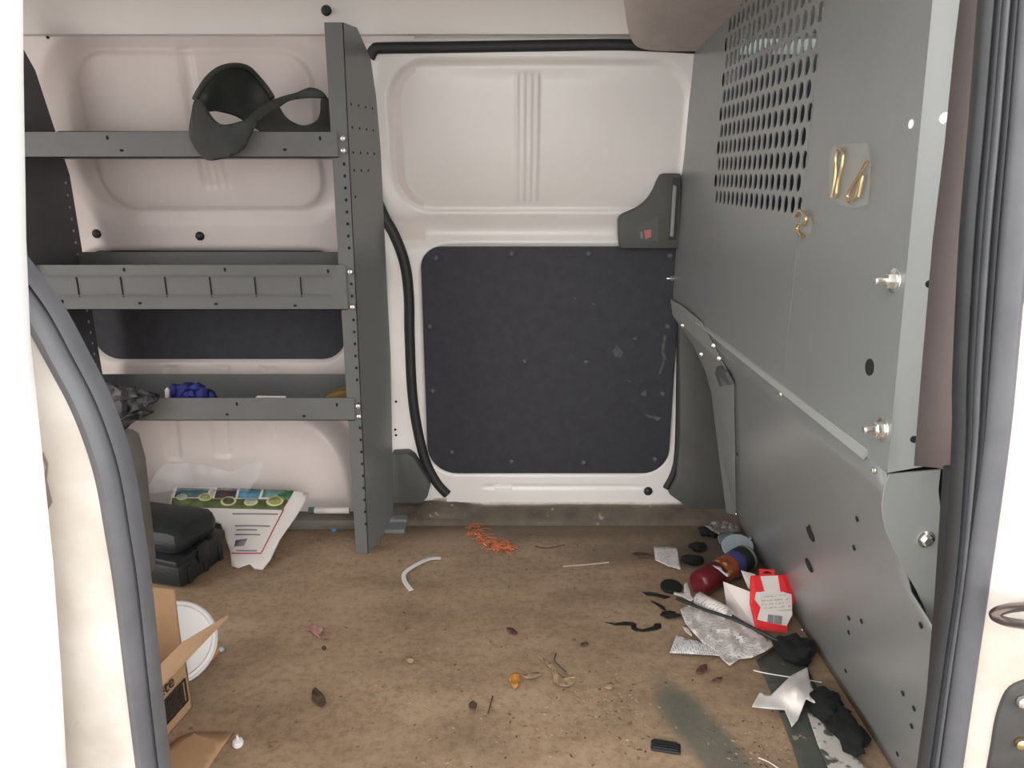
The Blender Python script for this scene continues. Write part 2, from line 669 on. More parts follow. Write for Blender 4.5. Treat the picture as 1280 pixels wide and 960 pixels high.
# dirty sill step in front of the far door
sp = [(-0.30, FLOOR_FAR - 0.006, 0.0), (0.62, FLOOR_FAR - 0.006, 0.0)]
bm = bmesh.new()
prof = [(FLOOR_FAR - 0.012, -0.03), (FLOOR_FAR - 0.008, 0.006), (FLOOR_FAR + 0.02, 0.012), (FLOOR_FAR + 0.04, 0.030), (2.0, 0.036), (2.02, 0.02), (2.02, -0.03)]
N = 40
rings = []
for i in range(N + 1):
    x = -1.5 + 2.3 * i / N
    rings.append([bm.verts.new((x, y, z + (0.004 * mnoise.noise(Vector((x * 9, y * 30, 1))) if z > 0 else 0))) for y, z in prof])
for A, B in zip(rings, rings[1:]):
    for k in range(len(prof) - 1):
        bm.faces.new((A[k], A[k + 1], B[k + 1], B[k]))
struct(from_bm('trim_1', bm, SILLM, None, True), 'grimy metal sill step below the far door')
# flared mound of the mat at the foot of the seal
def mound(px, pts, name, h, label):
    bm = bmesh.new()
    ctr = on_z(*px, 0.04)
    top = bm.verts.new(ctr + Vector((0, 0, h)))
    ring = [bm.verts.new(on_z(a, b, 0.03)) for a, b in pts]
    base = [bm.verts.new(Vector((v.co.x, v.co.y, 0.0))) for v in ring]
    n = len(ring)
    for k in range(n):
        bm.faces.new((top, ring[k], ring[(k + 1) % n]))
        bm.faces.new((ring[k], base[k], base[(k + 1) % n], ring[(k + 1) % n]))
    return from_bm(name, bm, SILLM, None, True)
struct(mound((560, 618), [(505, 630), (530, 640), (580, 642), (610, 632), (585, 614), (560, 606), (540, 612)], 'trim_2', 0.008, ''), 'dirt-caked corner of the sill at the door seal')

# ---- roof
bm = bmesh.new()
roofprof = [(1.895, 1.300), (1.868, 1.300), (1.858, 1.320), (1.840, 1.365), (1.80, 1.395), (1.70, 1.425), (1.3, 1.45), (0.9, 1.445), (0.70, 1.41), (0.62, 1.36), (0.62, 1.40), (0.70, 1.45), (0.9, 1.485), (1.3, 1.49), (1.7, 1.465), (1.85, 1.43), (1.91, 1.38), (1.93, 1.300)]
for s in (0,):
    ra = [bm.verts.new((-1.6, y, z)) for y, z in roofprof]
    rb = [bm.verts.new((1.55, y, z)) for y, z in roofprof]
    for k in range(len(roofprof)):
        bm.faces.new((ra[k], ra[(k + 1) % len(roofprof)], rb[(k + 1) % len(roofprof)], rb[k]))
    bm.faces.new(ra)
    bm.faces.new(rb)
ceiling = struct(from_bm('ceiling', bm, WHITE, None, angle=60))
struct(box('wall_gap_cover', (-0.45, 1.925, 1.20), (0.56, 1.945, 1.34), WHITE))  # added behind the rail to close a gap that let the sky through

# ---- rear end wall (out of view) and near body side left of the opening
# unseen rear end closed only in part, width chosen for the daylight inside
struct(box('wall_left', (-1.64, 1.42, -0.04), (-1.60, 2.05, 1.45), INNER))

# ---- far body side behind the shelves
LW_X0, LW_X1 = -1.60, -0.235
W = lambda px, py: on_wall(px, py)
r_out = (W(62, 160).x, W(428, 160).x, W(250, 284).z, W(250, 40).z)
r_inA = (W(104, 160).x, W(236, 160).x, W(170, 262).z, W(170, 66).z)
r_in = (W(104, 160).x, W(398, 160).x, W(250, 264).z, W(250, 60).z)
r_open = (W(108, 400).x, W(432, 400).x, W(280, 452).z, W(280, 311).z)
rib_x = (W(240, 150).x, W(270, 150).x)
rib_mid = W(255, 185).z
rib_z = (W(255, 238).z, W(255, 62).z)


def left_wall_y(x, z):
    y = wall_y(z)
    d = sd_rr(x, z, *r_out, 0.13)
    y += 0.015 * (1 - smooth(-0.05, 0.0, d))
    d = sd_rr(x, z, *r_in, 0.085)
    y -= 0.010 * (1 - smooth(-0.014, 0.0, d))
    if d < 0:                                            # ribbed post between the two fields
        t = (x - rib_x[0]) / (rib_x[1] - rib_x[0])
        if -0.3 < t < 1.3 and z > rib_z[0]:
            e = smooth(-0.2, 0.0, t) * (1 - smooth(1.0, 1.2, t)) * smooth(rib_z[0], rib_z[0] + 0.012, z)
            low = 1 - smooth(rib_mid, rib_mid + 0.02, z)          # fluted below, a plain shallow channel above
            y += 0.006 * e * low + 0.006 * (1 - low) * smooth(-0.25, -0.05, t) * (1 - smooth(0.25, 0.45, t))
            y -= 0.006 * e * low * (0.5 - 0.5 * math.cos(t * 3 * 2 * PI))
    d = sd_rr(x, z, *r_open, 0.075)
    y += 0.020 * (1 - smooth(-0.012, 0.006, d))
    # wheel arch bulge low down
    ax, az = -0.86, -0.02
    e = ((abs(x - ax) / 0.44) ** 3.2 + (abs(z - az) / 0.415) ** 3.2) ** (1 / 3.2)
    if e < 1.15:
        y -= 0.055 * (1 - smooth(0.86, 1.0, e))
        for (gx0, gx1, gz) in grooves:
            dd = sd_rr(x, z, gx0, gx1, gz, 0.6, 0.014)
            y += 0.007 * (1 - smooth(-0.007, 0.003, dd))
    return y


grooves = []
for a, b_, c_ in ((205, 228, 575), (265, 290, 572), (323, 347, 547)):
    p, q = on_y(a, 545, 1.93), on_y(b_, c_, 1.93)
    grooves.append((p.x, q.x, q.z))
lw = struct(heightfield('wall_far', LW_X0, LW_X1, 0.0, 1.345, 0.006, left_wall_y, INNER))
pts = [Vector((x, wall_y(z) + 0.012, z)) for x, z in rrect(r_open[0] + 0.004, r_open[1] - 0.004, r_open[2] + 0.004, r_open[3] - 0.006, (0.03, 0.075, 0.03, 0.03))]
struct(poly_prism('panel_board', pts, (0, 0.006, 0), BOARD, lw))
# body plugs
for (px, py, r) in ((408, 13, 0.0125), (121, 292, 0.0125), (250, 295, 0.0125)):
    p = on_wall(px, py)
    p = p if px < 400 else on_y(px, py, 1.846)
    p.y = left_wall_y(p.x, p.z) if px < 400 else 1.846
    rv = rivet('rubber_plug', p, (0, -1, 0.1), r, lw, BLACK)
discs('drilled_hole', [((lambda p: (Vector((p.x, left_wall_y(p.x, p.z) - 0.001, p.z)), (0, -1, 0), 0.004, 0.003))(on_wall(60, 47)))], BLACKM, lw)

# ---- far sliding door
D_L = lambda z: 0
door_top, door_bot = 1.283, 0.038
seal_px = [(440, 120), (455, 200), (476, 262), (493, 294), (506, 330), (511, 370), (512, 420), (515, 487), (521, 532), (531, 574), (545, 602), (559, 618)]
seal_pts = catmull([on_y(a, b_, 1.93 + 0.04 * smooth(150, 400, b_)) for a, b_ in seal_px], 6)
zs = sorted([(p.z, p.x) for p in seal_pts])


def door_left(z):
    if z <= zs[0][0]:
        return zs[0][1]
    for (za, xa), (zb, xb) in zip(zs, zs[1:]):
        if z <= zb:
            return xa + (xb - xa) * (z - za) / max(zb - za, 1e-6)
    return zs[-1][1]


d_up = (W(487, 170).x, W(859, 170).x, W(640, 266).z, W(640, 74).z)
d_lo = (on_y(531, 450, 1.975).x, on_y(843, 450, 1.975).x, on_y(650, 590, 1.975).z, on_y(650, 308, 1.975).z)
drib = (W(646, 170).x, W(671, 170).x, W(658, 252).z, W(658, 92).z)


def door_y(x, z):
    y = wall_y(z) - 0.012
    g = (z - 0.835) / 0.035                                    # concave waist line
    y += 0.020 * math.exp(-g * g)
    d = sd_rr(x, z, *d_up, 0.10)
    y += 0.013 * (1 - smooth(-0.014, 0.002, d))
    if d < 0.03:
        t = (x - drib[0]) / (drib[1] - drib[0])
        e = smooth(-0.14, 0.0, t) * (1 - smooth(1.0, 1.14, t)) * smooth(drib[2] - 0.006, drib[2] + 0.008, z) * (1 - smooth(drib[3] - 0.006, drib[3] + 0.006, z))
        y -= 0.005 * e
        y += 0.005 * e * (0.5 - 0.5 * math.cos(t * 3 * 2 * PI))
        # crowned skin of the window blank
        y -= 0.006 * max(0, 1 - ((x - 0.06) / 0.4) ** 2) * smooth(0.0, -0.06, d)
    d = sd_rr(x, z, *d_lo, 0.085)
    y += 0.011 * (1 - smooth(-0.006, 0.014, d))
    # pressed line in the bottom rail
    e = math.exp(-((z - 0.088) / 0.006) ** 2) * smooth(0.0, 0.03, x + 0.10) * (1 - smooth(0.34, 0.42, x))
    y += 0.005 * e
    return y


door = struct(heightfield('door_1', -0.42, 0.52, door_bot, door_top, 0.0045, door_y, WHITE,
                          keep=lambda x, z: x > door_left(z) - 0.002))
bd = [Vector((x, 1.964, z)) for x, z in rrect(d_lo[0], d_lo[1], d_lo[2], d_lo[3], (0.085, 0.075, 0.03, 0.055))]
RIVB = mat('charcoal_rivet', (0.085, 0.085, 0.095), 0.5)
board = poly_prism('lower_board', bd, (0, 0.012, 0), BOARD, door, bev=0.002)
for px, py in ((545, 323), (640, 317), (736, 317), (838, 320), (537, 408), (835, 408), (656, 452), (733, 452), (541, 489), (829, 492), (565, 565), (640, 577), (730, 578), (819, 574)):
    rivet('push_rivet', on_y(px, py, 1.9635), (0, -1, 0), 0.0085, board, RIVB)
# scuffs scratched through the board's face
SCUFF = mat('pale_scuff', (0.12, 0.12, 0.12), 0.8, col2=(0.05, 0.05, 0.055), scale=80)
for k, pl in enumerate(([(765, 440), (771, 431), (779, 440), (776, 447), (769, 446)], [(800, 493), (808, 486), (808, 497)], [(738, 378), (746, 380), (742, 382)],
                        [(805, 518), (812, 519), (827, 522), (822, 526), (812, 522)], [(826, 440), (830, 418), (833, 420), (830, 440), (833, 448), (826, 468), (823, 467), (829, 448)],
                        [(782, 474), (790, 477), (786, 478)], [(718, 371), (721, 374), (718, 374)], [(790, 424), (795, 420), (796, 425)])):
    poly_prism('scuff_mark', [on_y(a, b_, 1.9636) for a, b_ in pl], (0, 0.0006, 0), SCUFF, board)
rivet('rubber_plug', Vector((on_y(811, 616, 1.96).x, 1.972, on_y(811, 616, 1.96).z)), (0, -1, 0), 0.0135, door, BLACK)
box('white_clip', tuple(on_y(618, 612, 1.974) + Vector((0, -0.004, 0))), tuple(on_y(640, 607, 1.974) + Vector((0, 0.006, 0))), HOLELIGHT_CLIP, door, 0.001)

# inner door handle
hy = 1.925
ho = [(774, 275), (779, 268), (800, 258), (815, 243), (823, 224), (829, 217), (852, 217), (852, 311), (776, 311), (774, 295)]
hnd = struct(poly_prism('door_handle', [on_y(a, b_, hy) for a, b_ in catmull([Vector((a, b_, 0)) for a, b_ in ho[:7]], 5) and [(v.x, v.y) for v in catmull([Vector((a, b_, 0)) for a, b_ in ho[:7]], 5)] + ho[7:]], (0, 0.04, 0), TRIM, door, bev=0.006))
hi_ = [(797, 285), (806, 279), (823, 270), (823, 301), (797, 301)]
ins = poly_prism('handle_recess', [on_y(a, b_, hy - 0.001) for a, b_ in hi_], (0, 0.004, 0), SHELFD, hnd)
REDW = mat('red_lock_mark', (0.5, 0.16, 0.13), 0.6)
poly_prism('lock_slider', [on_y(a, b_, hy - 0.004) for a, b_ in ((805, 288), (814, 287), (814, 296), (807, 299))], (0, 0.004, 0), REDW, hnd)
poly_prism('lock_slider', [on_y(a, b_, hy - 0.004) for a, b_ in ((800, 290), (803, 289), (804, 298), (801, 298))], (0, 0.004, 0), PSTEEL, hnd)
poly_prism('pull_bar', [on_y(a, b_, hy - 0.012) for a, b_ in ((842, 231), (846, 233), (842, 296), (838, 296))], (0, 0.012, 0), PSTEEL_L, hnd, bev=0.001)
poly_prism('pull_slot', [on_y(a, b_, hy - 0.002) for a, b_ in ((841, 222), (850, 222), (845, 300), (836, 300))], (0, 0.004, 0), BLACK, hnd)

# rubber seals round the far door
sec = [(-0.014, -0.012), (0.010, -0.012), (0.014, -0.004), (0.014, 0.012), (-0.014, 0.012)]
struct(sweep('trim_3', seal_pts, circ(0.0145, 10, 0.012), RUBBER), 'black rubber seal down the left edge of the far door')
tp = [on_wall(a, b_, 0.015) for a, b_ in ((462, 72), (468, 62), (480, 60), (560, 59), (680, 57), (780, 56), (870, 60))]
struct(sweep('trim_4', catmull(tp, 5), circ(0.013, 10, 0.010), RUBBER), 'black rubber seal along the top of the far door')
rp = [on_y(a, b_, 1.965) for a, b_ in ((850, 400), (849, 480), (847, 560), (842, 590), (832, 610))]
struct(sweep('trim_5', catmull(rp, 6), circ(0.009, 10, 0.010), RUBBER), 'thin black seal at the right edge of the far door')

# white body post left of the door with its riveted plate, grey foot trim
post = struct(poly_prism('wall_post', [on_y(a, b_, 1.972) for a, b_ in ((470, 270), (484, 285), (503, 330), (508, 400), (513, 470), (521, 525), (534, 575), (556, 622), (470, 625))], (0, 0.02, 0), WHITE))
post['label'] = 'white painted body post beside the far door'
pl_ = poly_prism('plate', [on_y(a, b_, 1.970) for a, b_ in ((487, 496), (508, 496), (513, 540), (522, 582), (487, 582))], (0, 0.003, 0), WHITE, post)
discs('drilled_hole', [(on_y(a, b_, 1.969), (0, -1, 0), 0.0035, 0.0035) for a, b_ in ((495, 502), (494, 537), (495, 544))], BLACKM, post)
ft = [(489, 568), (510, 567), (517, 572), (538, 606), (534, 622), (527, 630), (490, 630)]
foot = struct(poly_prism('trim_6', [on_y(a, b_, 1.93) for a, b_ in ft], (0, 0.045, 0), TRIM, bev=0.006), 'dark grey plastic foot trim left of the far door')
# grey plastic post trim right of the door
gt = [(849, 390), (860, 392), (880, 430), (925, 640), (925, 648), (880, 648), (850, 628), (836, 618), (846, 596), (850, 540)]
struct(poly_prism('trim_7', [on_y(a, b_, 1.945) for a, b_ in gt], (0, 0.04, 0), TRIM, bev=0.008), 'grey plastic post trim between far door and partition')

# headliner overhang above the partition
ho1 = [(748, -30), (756, 0), (766, 30), (773, 55), (782, 66), (800, 70), (868, 72), (880, 66), (905, 45), (960, 2), (1000, -30)]
bm = bmesh.new()
far_ = [Vector((x, 1.86, z)) for x, z in ((0.262, 1.36), (0.276, 1.30), (0.300, 1.270), (0.36, 1.262), (0.47, 1.262))]
mid_ = [Vector((x, 1.55, z)) for x, z in ((0.20, 1.40), (0.215, 1.34), (0.25, 1.305), (0.33, 1.292), (0.47, 1.292))]
nea_ = [Vector((x, 1.10, z)) for x, z in ((0.14, 1.44), (0.16, 1.41), (0.20, 1.385), (0.30, 1.372), (0.47, 1.372))]
R3 = [[bm.verts.new(p) for p in catmull(r, 4)] for r in (far_, mid_, nea_)]
for A, B in zip(R3, R3[1:]):
    for k in range(len(A) - 1):
        bm.faces.new((A[k], A[k + 1], B[k + 1], B[k]))
bk = [bm.verts.new((0.262, 1.87, 1.42)), bm.verts.new((0.47, 1.87, 1.42))]
bm.faces.new([bk[0]] + R3[0] + [bk[1]])
struct(from_bm('trim_8', bm, HEAD, None, angle=50), 'beige headliner overhang above the partition')

# ---- near body side: opening posts
NW = 0.58
# rear post, curved lower seal (wheel-arch cut) on plane NW
ls_px = [(0, 320), (36, 366), (58, 398), (84, 446), (112, 500), (132, 552), (145, 600), (155, 660), (165, 725), (178, 840), (192, 960), (202, 1030)]
lsp = catmull([on_y(a, b_, NW) for a, b_ in ls_px], 6)
jam = [(-40, 330), (0, 330), (36, 378), (58, 412), (82, 458), (108, 508), (128, 560), (142, 610), (152, 670), (162, 735), (174, 845), (188, 960), (198, 1040), (-40, 1040)]
jl = struct(poly_prism('wall_near', [on_y(a, b_, NW) for a, b_ in jam], (0, -0.012, 0), JAMB, bev=0.006))
sealn = struct(sweep('trim_9', lsp, [(-0.0125, -0.004), (-0.010, -0.013), (-0.002, -0.017), (0.004, -0.012), (0.0055, -0.002), (0.0085, -0.006), (0.0115, 0.0), (0.0115, 0.012), (-0.0125, 0.012)], SEALG), 'grey rubber door seal curving down the rear opening post')
# chips on the jamb
CHIP = mat('rust_chip', (0.20, 0.16, 0.14), 0.8)
for pl in ([(50, 563), (54, 566), (60, 580), (58, 600), (65, 628), (60, 637), (54, 634), (58, 622), (54, 602), (57, 584)], [(63, 812), (66, 812), (66, 822), (63, 822)]):
    poly_prism('paint_chip', [on_y(a, b_, NW - 0.0126) for a, b_ in pl], (0, 0.001, 0), CHIP, jl)
# inner lining edge seen just inside the seal
li = [(140, 545), (156, 553), (165, 585), (172, 650), (179, 712), (178, 728), (172, 736), (140, 736)]
struct(poly_prism('trim_10', [on_y(a, b_, NW + 0.06) for a, b_ in li], (0, 0.03, 0), mat('brown_grey_lining', (0.07, 0.06, 0.052), 0.7, var=0.3, scale=30), bev=0.004), 'dark brown-grey lining edge behind the rear opening seal')
# near body side further back: solid wall between opening and rear end
struct(box('wall_near_rear', (-1.62, NW + 0.02, -0.04), (on_y(0, 480, NW).x - 0.02, NW + 0.06, 1.45), INNER))
# header over the opening
struct(box('wall_near_header', (-1.6, NW - 0.02, 1.385), (1.5, NW + 0.06, 1.46), BODY))
# slid-open door standing outside, very bright in the daylight
so = [(-60, -60), (33, -60), (34, 100), (37, 300), (42, 420), (56, 560), (70, 700), (80, 840), (89, 1000), (-60, 1000)]
od = struct(poly_prism('door_2', [on_y(a, b_, NW - 0.035) for a, b_ in so], (0, -0.035, 0), BODY, bev=0.005))

# front post: pale jamb, layered seals, taupe lining
rj = [(1278, 380), (1400, 380), (1400, 1040), (1180, 1040), (1192, 960), (1216, 800), (1244, 600)]
jr = struct(poly_prism('wall_post_front', [on_y(a, b_, NW - 0.006) for a, b_ in rj], (0, 0.05, 0), JAMB, bev=0.003))
jr['label'] = 'cream painted front door post with rust stains'
jr2 = struct(poly_prism('wall_post_front_upper', [on_y(a, b_, NW - 0.0) for a, b_ in ((1290, -60), (1420, -60), (1420, 400), (1262, 400))], (0, 0.05, 0), TAUPE))


def strip(name, pxs, Y, depth, m, label=None, bev=0.002, parent=None):
    o = poly_prism(name, [on_y(a, b_, Y) for a, b_ in pxs], (0, depth, 0), m, parent, bev=bev)
    return o


def sw(dx, dy=0.0):
    base = ((1296, -60), (1290, 0), (1278, 150), (1265, 300), (1251, 470), (1242, 560), (1222, 710), (1205, 830), (1187, 960), (1176, 1040))
    return [p + Vector((0, dy, 0)) for p in catmull([on_y(a + dx * (1 - 0.45 * smooth(350, 750, b_)), b_, NW) for a, b_ in base], 4)]


fs = struct(sweep('trim_11', sw(0), circ(0.0108, 12, 0.012), SEALG), 'grey rubber door seal down the front opening post')
for dx, r_, m_ in ((-21, 0.0032, SEALD), (-31, 0.0036, SEALG), (-41, 0.0034, SEALD), (-51, 0.0036, SEALD)):
    sweep('seal_lip', sw(dx, 0.006), circ(r_, 8, 0.009), m_, fs)
# taupe lining of the post, from seal back to the partition edge
tpx = [(1215, -60), (1166, 300), (1144, 583)]
bm = bmesh.new()
A = [bm.verts.new(on_y(a, b_, 0.775 - 0.015 * smooth(0, 582, b_))) for a, b_ in ((1213, -60), (1198, 60), (1186, 180), (1171, 300), (1157, 460), (1147, 582))]
B = [bm.verts.new(on_y(a, b_, 0.70)) for a, b_ in ((1246, -60), (1235, 60), (1222, 180), (1206, 300), (1192, 460), (1178, 585))]
D = [bm.verts.new(on_y(a, b_, 0.61)) for a, b_ in ((1290, -60), (1280, 60), (1268, 180), (1254, 300), (1238, 460), (1222, 600))]
for P_, Q in ((A, B), (B, D)):
    for k in range(len(P_) - 1):
        bm.faces.new((P_[k], P_[k + 1], Q[k + 1], Q[k]))
tl = struct(from_bm('trim_12', bm, TAUPE, None, angle=30), 'taupe plastic lining of the front opening post')
s_ = tl.modifiers.new('thickness', 'SOLIDIFY')
s_.thickness = 0.004
# grey lower lining below it
lo_ = [(1192, 590), (1222, 590), (1214, 700), (1200, 840), (1186, 1040), (1155, 1040), (1168, 900), (1180, 760)]
struct(poly_prism('trim_13', [on_y(a, b_, 0.64) for a, b_ in lo_], (0, 0.02, 0), SEALD, bev=0.003), 'dark grey lower lining beside the front seal')

# striker loop and lower lock pocket on the front post
st = thing('door_striker', 'dark steel striker loop on the cream front post', 'striker', on_y(1262, 770, NW - 0.006))
sweep('loop', catmull([on_y(1300, 757, NW - 0.012), on_y(1262, 760, NW - 0.04), on_y(1243, 768, NW - 0.05), on_y(1258, 777, NW - 0.045), on_y(1300, 783, NW - 0.012)], 8), circ(0.0042, 10), mat('dark_steel', (0.10, 0.075, 0.065), 0.3, metal=0.8), st)
lk = thing('lock_pocket', 'black lock pocket with metal studs low on the front post', 'lock', on_y(1262, 920, NW - 0.008))
poly_prism('pocket', [on_y(a, b_, NW - 0.010) for a, b_ in [(v.x, v.y) for v in catmull([Vector(p + (0,)) for p in ((1290, 850), (1264, 862), (1250, 890), (1242, 930), (1238, 990), (1290, 1000))], 4)]], (0, 0.006, 0), mat('pocket_dark', (0.05, 0.048, 0.045), 0.6, var=0.4, scale=30), lk, bev=0.002)
lathe('stud', [(0.006, 0), (0.006, 0.004), (0.004, 0.006)], frame_to(on_y(1278, 876, NW - 0.011), (0, -1, 0)), STEEL, lk, 14)
lathe('stud', [(0.0055, 0), (0.0055, 0.004), (0.003, 0.006)], frame_to(on_y(1275, 928, NW - 0.011), (0, -1, 0)), BRASS, lk, 14)

# ---- the driver's cab beyond the partition (seen through the punched holes)
struct(box('cab_floor', (0.95, 0.55, -0.04), (1.75, 2.05, 0.0), CABM))
struct(box('cab_wall_far', (0.53, 2.0, -0.04), (1.75, 2.04, 1.275), CABM))
struct(box('cab_wall_front', (1.72, 0.55, -0.04), (1.76, 2.04, 1.46), CABM))  # front and near walls left windowless to keep daylight out of the cab
struct(box('cab_wall_near', (0.62, 0.53, -0.04), (1.75, 0.57, 1.46), CABM))
struct(box('window_1', (0.53, 2.01, 1.275), (1.72, 2.014, 1.46), GLASS))

# ================================================================== PARTITION
BX = 0.44
YN, YF, ZC = 0.780, 1.95, 0.645
YNT = YN + 0.104 * (1.45 - ZC)
part = thing('cargo_partition', 'grey steel cargo partition with punched vent holes on the right', 'partition', (BX, 1.4, 0.0))
part['kind'] = 'thing'
# upper panel with a real hole pattern
bm = bmesh.new()
ny, nz, cy, cz = 17, 14, 0.0290, 0.0335
gy0, gz0 = 1.125, 0.918
gy1, gz1 = gy0 + ny * cy, gz0 + nz * cz


def quad(pts):
    bm.faces.new([bm.verts.new(p) for p in pts])


X = BX
K = 12
for j in range(nz):
    off = 0.25 * cy if j % 2 else -0.25 * cy
    z0, z1 = gz0 + j * cz, gz0 + (j + 1) * cz
    for i in range(ny):
        y0, y1 = gy0 + i * cy, gy0 + (i + 1) * cy
        # cells are shifted by the stagger except at the ends of each row
        ya = gy0 if i == 0 else y0 + off
        yb = gy1 if i == ny - 1 else y1 + off
        cyy, czz = (y0 + y1) / 2 + off, (z0 + z1) / 2
        hole = [Vector((X, cyy + 0.0112 * math.cos(2 * PI * (k + 0.5) / K), czz + 0.0140 * math.sin(2 * PI * (k + 0.5) / K))) for k in range(K)]
        per = []
        for k in range(K):
            a = 2 * PI * (k + 0.5) / K
            c, s = math.cos(a), math.sin(a)
            sx = (yb - cyy) if c > 0 else (cyy - ya)
            t = min(sx / max(abs(c), 1e-6), (cz / 2) / max(abs(s), 1e-6))
            per.append(Vector((X, cyy + c * t, czz + s * t)))
        hv = [bm.verts.new(p) for p in hole]
        pv = [bm.verts.new(p) for p in per]
        for k in range(K):
            k2 = (k + 1) % K
            f = [hv[k], hv[k2], pv[k2], pv[k]]
            # corner fill
            a, b_ = per[k], per[k2]
            if abs(a.y - b_.y) > 1e-6 and abs(a.z - b_.z) > 1e-6:
                cyc = a.y if abs(abs(a.y - cyy) - ((yb - cyy) if a.y > cyy else (cyy - ya))) < 1e-6 else b_.y
                czc = a.z if abs(abs(a.z - czz) - cz / 2) < 1e-6 else b_.z
                f = [hv[k], hv[k2], pv[k2], bm.verts.new((X, cyc, czc)), pv[k]]
            bm.faces.new(f)
YT = 1.45
quad([(X, YN, ZC), (X, gy0, ZC), (X, gy0, YT), (X, YNT, YT)])
quad([(X, gy1, ZC), (X, YF, ZC), (X, YF, YT), (X, gy1, YT)])
quad([(X, gy0, ZC), (X, gy1, ZC), (X, gy1, gz0), (X, gy0, gz0)])
quad([(X, gy0, gz1), (X, gy1, gz1), (X, gy1, YT), (X, gy0, YT)])
bmesh.ops.remove_doubles(bm, verts=bm.verts, dist=2e-5)
up = from_bm('upper_panel', bm, PSTEEL, part)
s_ = up.modifiers.new('thickness', 'SOLIDIFY')
s_.thickness = 0.0025
s_.offset = 0
# bent edge flange facing the opening
fl = poly_prism('edge_flange', [Vector((BX - 0.001, YN, ZC)), Vector((BX - 0.001, YNT, 1.45)), Vector((BX + 0.05, YNT - 0.004, 1.45)), Vector((BX + 0.05, YN - 0.004, ZC + 0.012))], (0, 0.003, 0), PSTEEL_L, part)
# hem lip along the lower crease
nn = Vector((-0.32, 0, -1)).normalized()
bm = bmesh.new()
bm_hexa(bm, [(BX - 0.001, YN + 0.05, ZC + 0.009), (BX - 0.001, YF, ZC + 0.004), (BX - 0.009, YF, ZC), (BX - 0.007, YN + 0.05, ZC - 0.002),
             (BX + 0.004, YN + 0.05, ZC + 0.009), (BX + 0.004, YF, ZC + 0.004), (BX - 0.006, YF, ZC - 0.002), (BX - 0.005, YN + 0.05, ZC - 0.004)])
from_bm('hem_lip', bm, PSTEEL_L, part)
# lower panel raking forward to the floor
LXB = 0.655
bm = bmesh.new()
NY, NZ = 24, 16
LN = Vector((-ZC, 0, -(LXB - BX))).normalized()
on_lp = lambda a, b_, e=0.0: on_plane(a, b_, (BX, 1, ZC), LN) + LN * e
edge_pts = [on_lp(921, 643), on_lp(920, 560), on_lp(919, 478), on_lp(906, 455), on_lp(878, 402)]
ez = [(0.0, edge_pts[0].y)] + [(p.z, p.y) for p in edge_pts] + [(ZC, YF)]


def far_y(z):
    for (za_, ya_), (zb2, yb2) in zip(ez, ez[1:]):
        if z <= zb2:
            return min(YF, ya_ + (yb2 - ya_) * (z - za_) / max(zb2 - za_, 1e-6))
    return YF


near_y = lambda z: YN + 0.004 - 0.17 * (1 - smooth(0.40, 0.485, z))
V = [[bm.verts.new((BX + (LXB - BX) * (1 - j / NZ) ** 1.0 + 0.0012 * mnoise.noise(Vector((i * 0.22, j * 0.3, 4))) * (0 < j < NZ), near_y(ZC * j / NZ) + (far_y(ZC * j / NZ) - near_y(ZC * j / NZ)) * i / NY, ZC * j / NZ)) for j in range(NZ + 1)] for i in range(NY + 1)]
for i in range(NY):
    for j in range(NZ):
        bm.faces.new((V[i][j], V[i + 1][j], V[i + 1][j + 1], V[i][j + 1]))
lp = from_bm('lower_panel', bm, PSTEEL, part, True)
s_ = lp.modifiers.new('thickness', 'SOLIDIFY')
s_.thickness = 0.003
s_.offset = 0
# near curved bracket plate
bp_px = [(1112, 593), (1106, 612), (1102.5, 632), (1104, 650), (1109, 668), (1119, 690), (1132, 714), (1146, 738), (1156, 760), (1166, 796), (1185, 796), (1192, 740), (1183, 668), (1176, 640), (1173, 612), (1176, 587)]
poly_prism('near_bracket', [on_y(a, b_, YN - 0.002) for a, b_ in bp_px], (0, 0.0025, 0), PSTEEL_L, part)
# far bracket plate
fb = [(839, 374), (841, 392), (850, 408), (868, 432), (882, 462), (890, 490), (896, 540), (902, 590), (907, 618), (909, 640), (921, 643), (919, 560), (919, 478), (906, 455), (878, 402), (852, 380)]
fbr = fb[10:]
bm = bmesh.new()
Lf = [bm.verts.new(on_y(a, b_, 1.935)) for a, b_ in ((839, 374), (842, 394), (868, 432), (882, 462), (890, 490), (896, 540), (909, 641))]
Rf = [bm.verts.new(on_lp(a, b_, 0.002)) for a, b_ in ((853, 381), (878, 402), (906, 455), (919, 478), (919, 500), (920, 560), (921, 643))]
for k in range(6):
    bm.faces.new((Lf[k], Lf[k + 1], Rf[k + 1], Rf[k]))
fbo = from_bm('far_bracket', bm, PSTEEL_L, part)
fbo.modifiers.new('thickness', 'SOLIDIFY').thickness = 0.0025
mid_y = lambda a, b_: 0.5 * (1.935 + on_lp(a, b_).y)
for px, py in ((859, 405), (883, 441), (899, 430), (906, 446)):
    rivet('rivet', on_lp(px, py, 0.012), (-0.5, -1, 0), 0.0065, part, STEEL)
for px, py in ((872, 400), (914, 437), (979, 492)):
    rivet('rivet', on_lp(px, py, 0.0035), LN, 0.005, part, STEEL)
screw_bolt('bolt', on_x(1119, 351, BX - 0.0013), (-1, 0, 0), 0.0095, part, stud=True)
screw_bolt('bolt', on_x(1104, 537, BX - 0.0013), (-1, 0, 0), 0.0095, part, stud=True)
screw_bolt('bolt', on_y(1157, 674, YN - 0.002), (0, -1, 0), 0.0070, part)
for px, py in ((845, 275), (838, 348)):
    screw_bolt('bolt', on_x(px + 3, py, BX - 0.0013), (-1, 0, 0), 0.007, part, stud=True)
screw_bolt('bolt', on_x(1093, 588, BX - 0.014), (-1, 0, 0), 0.003, part)
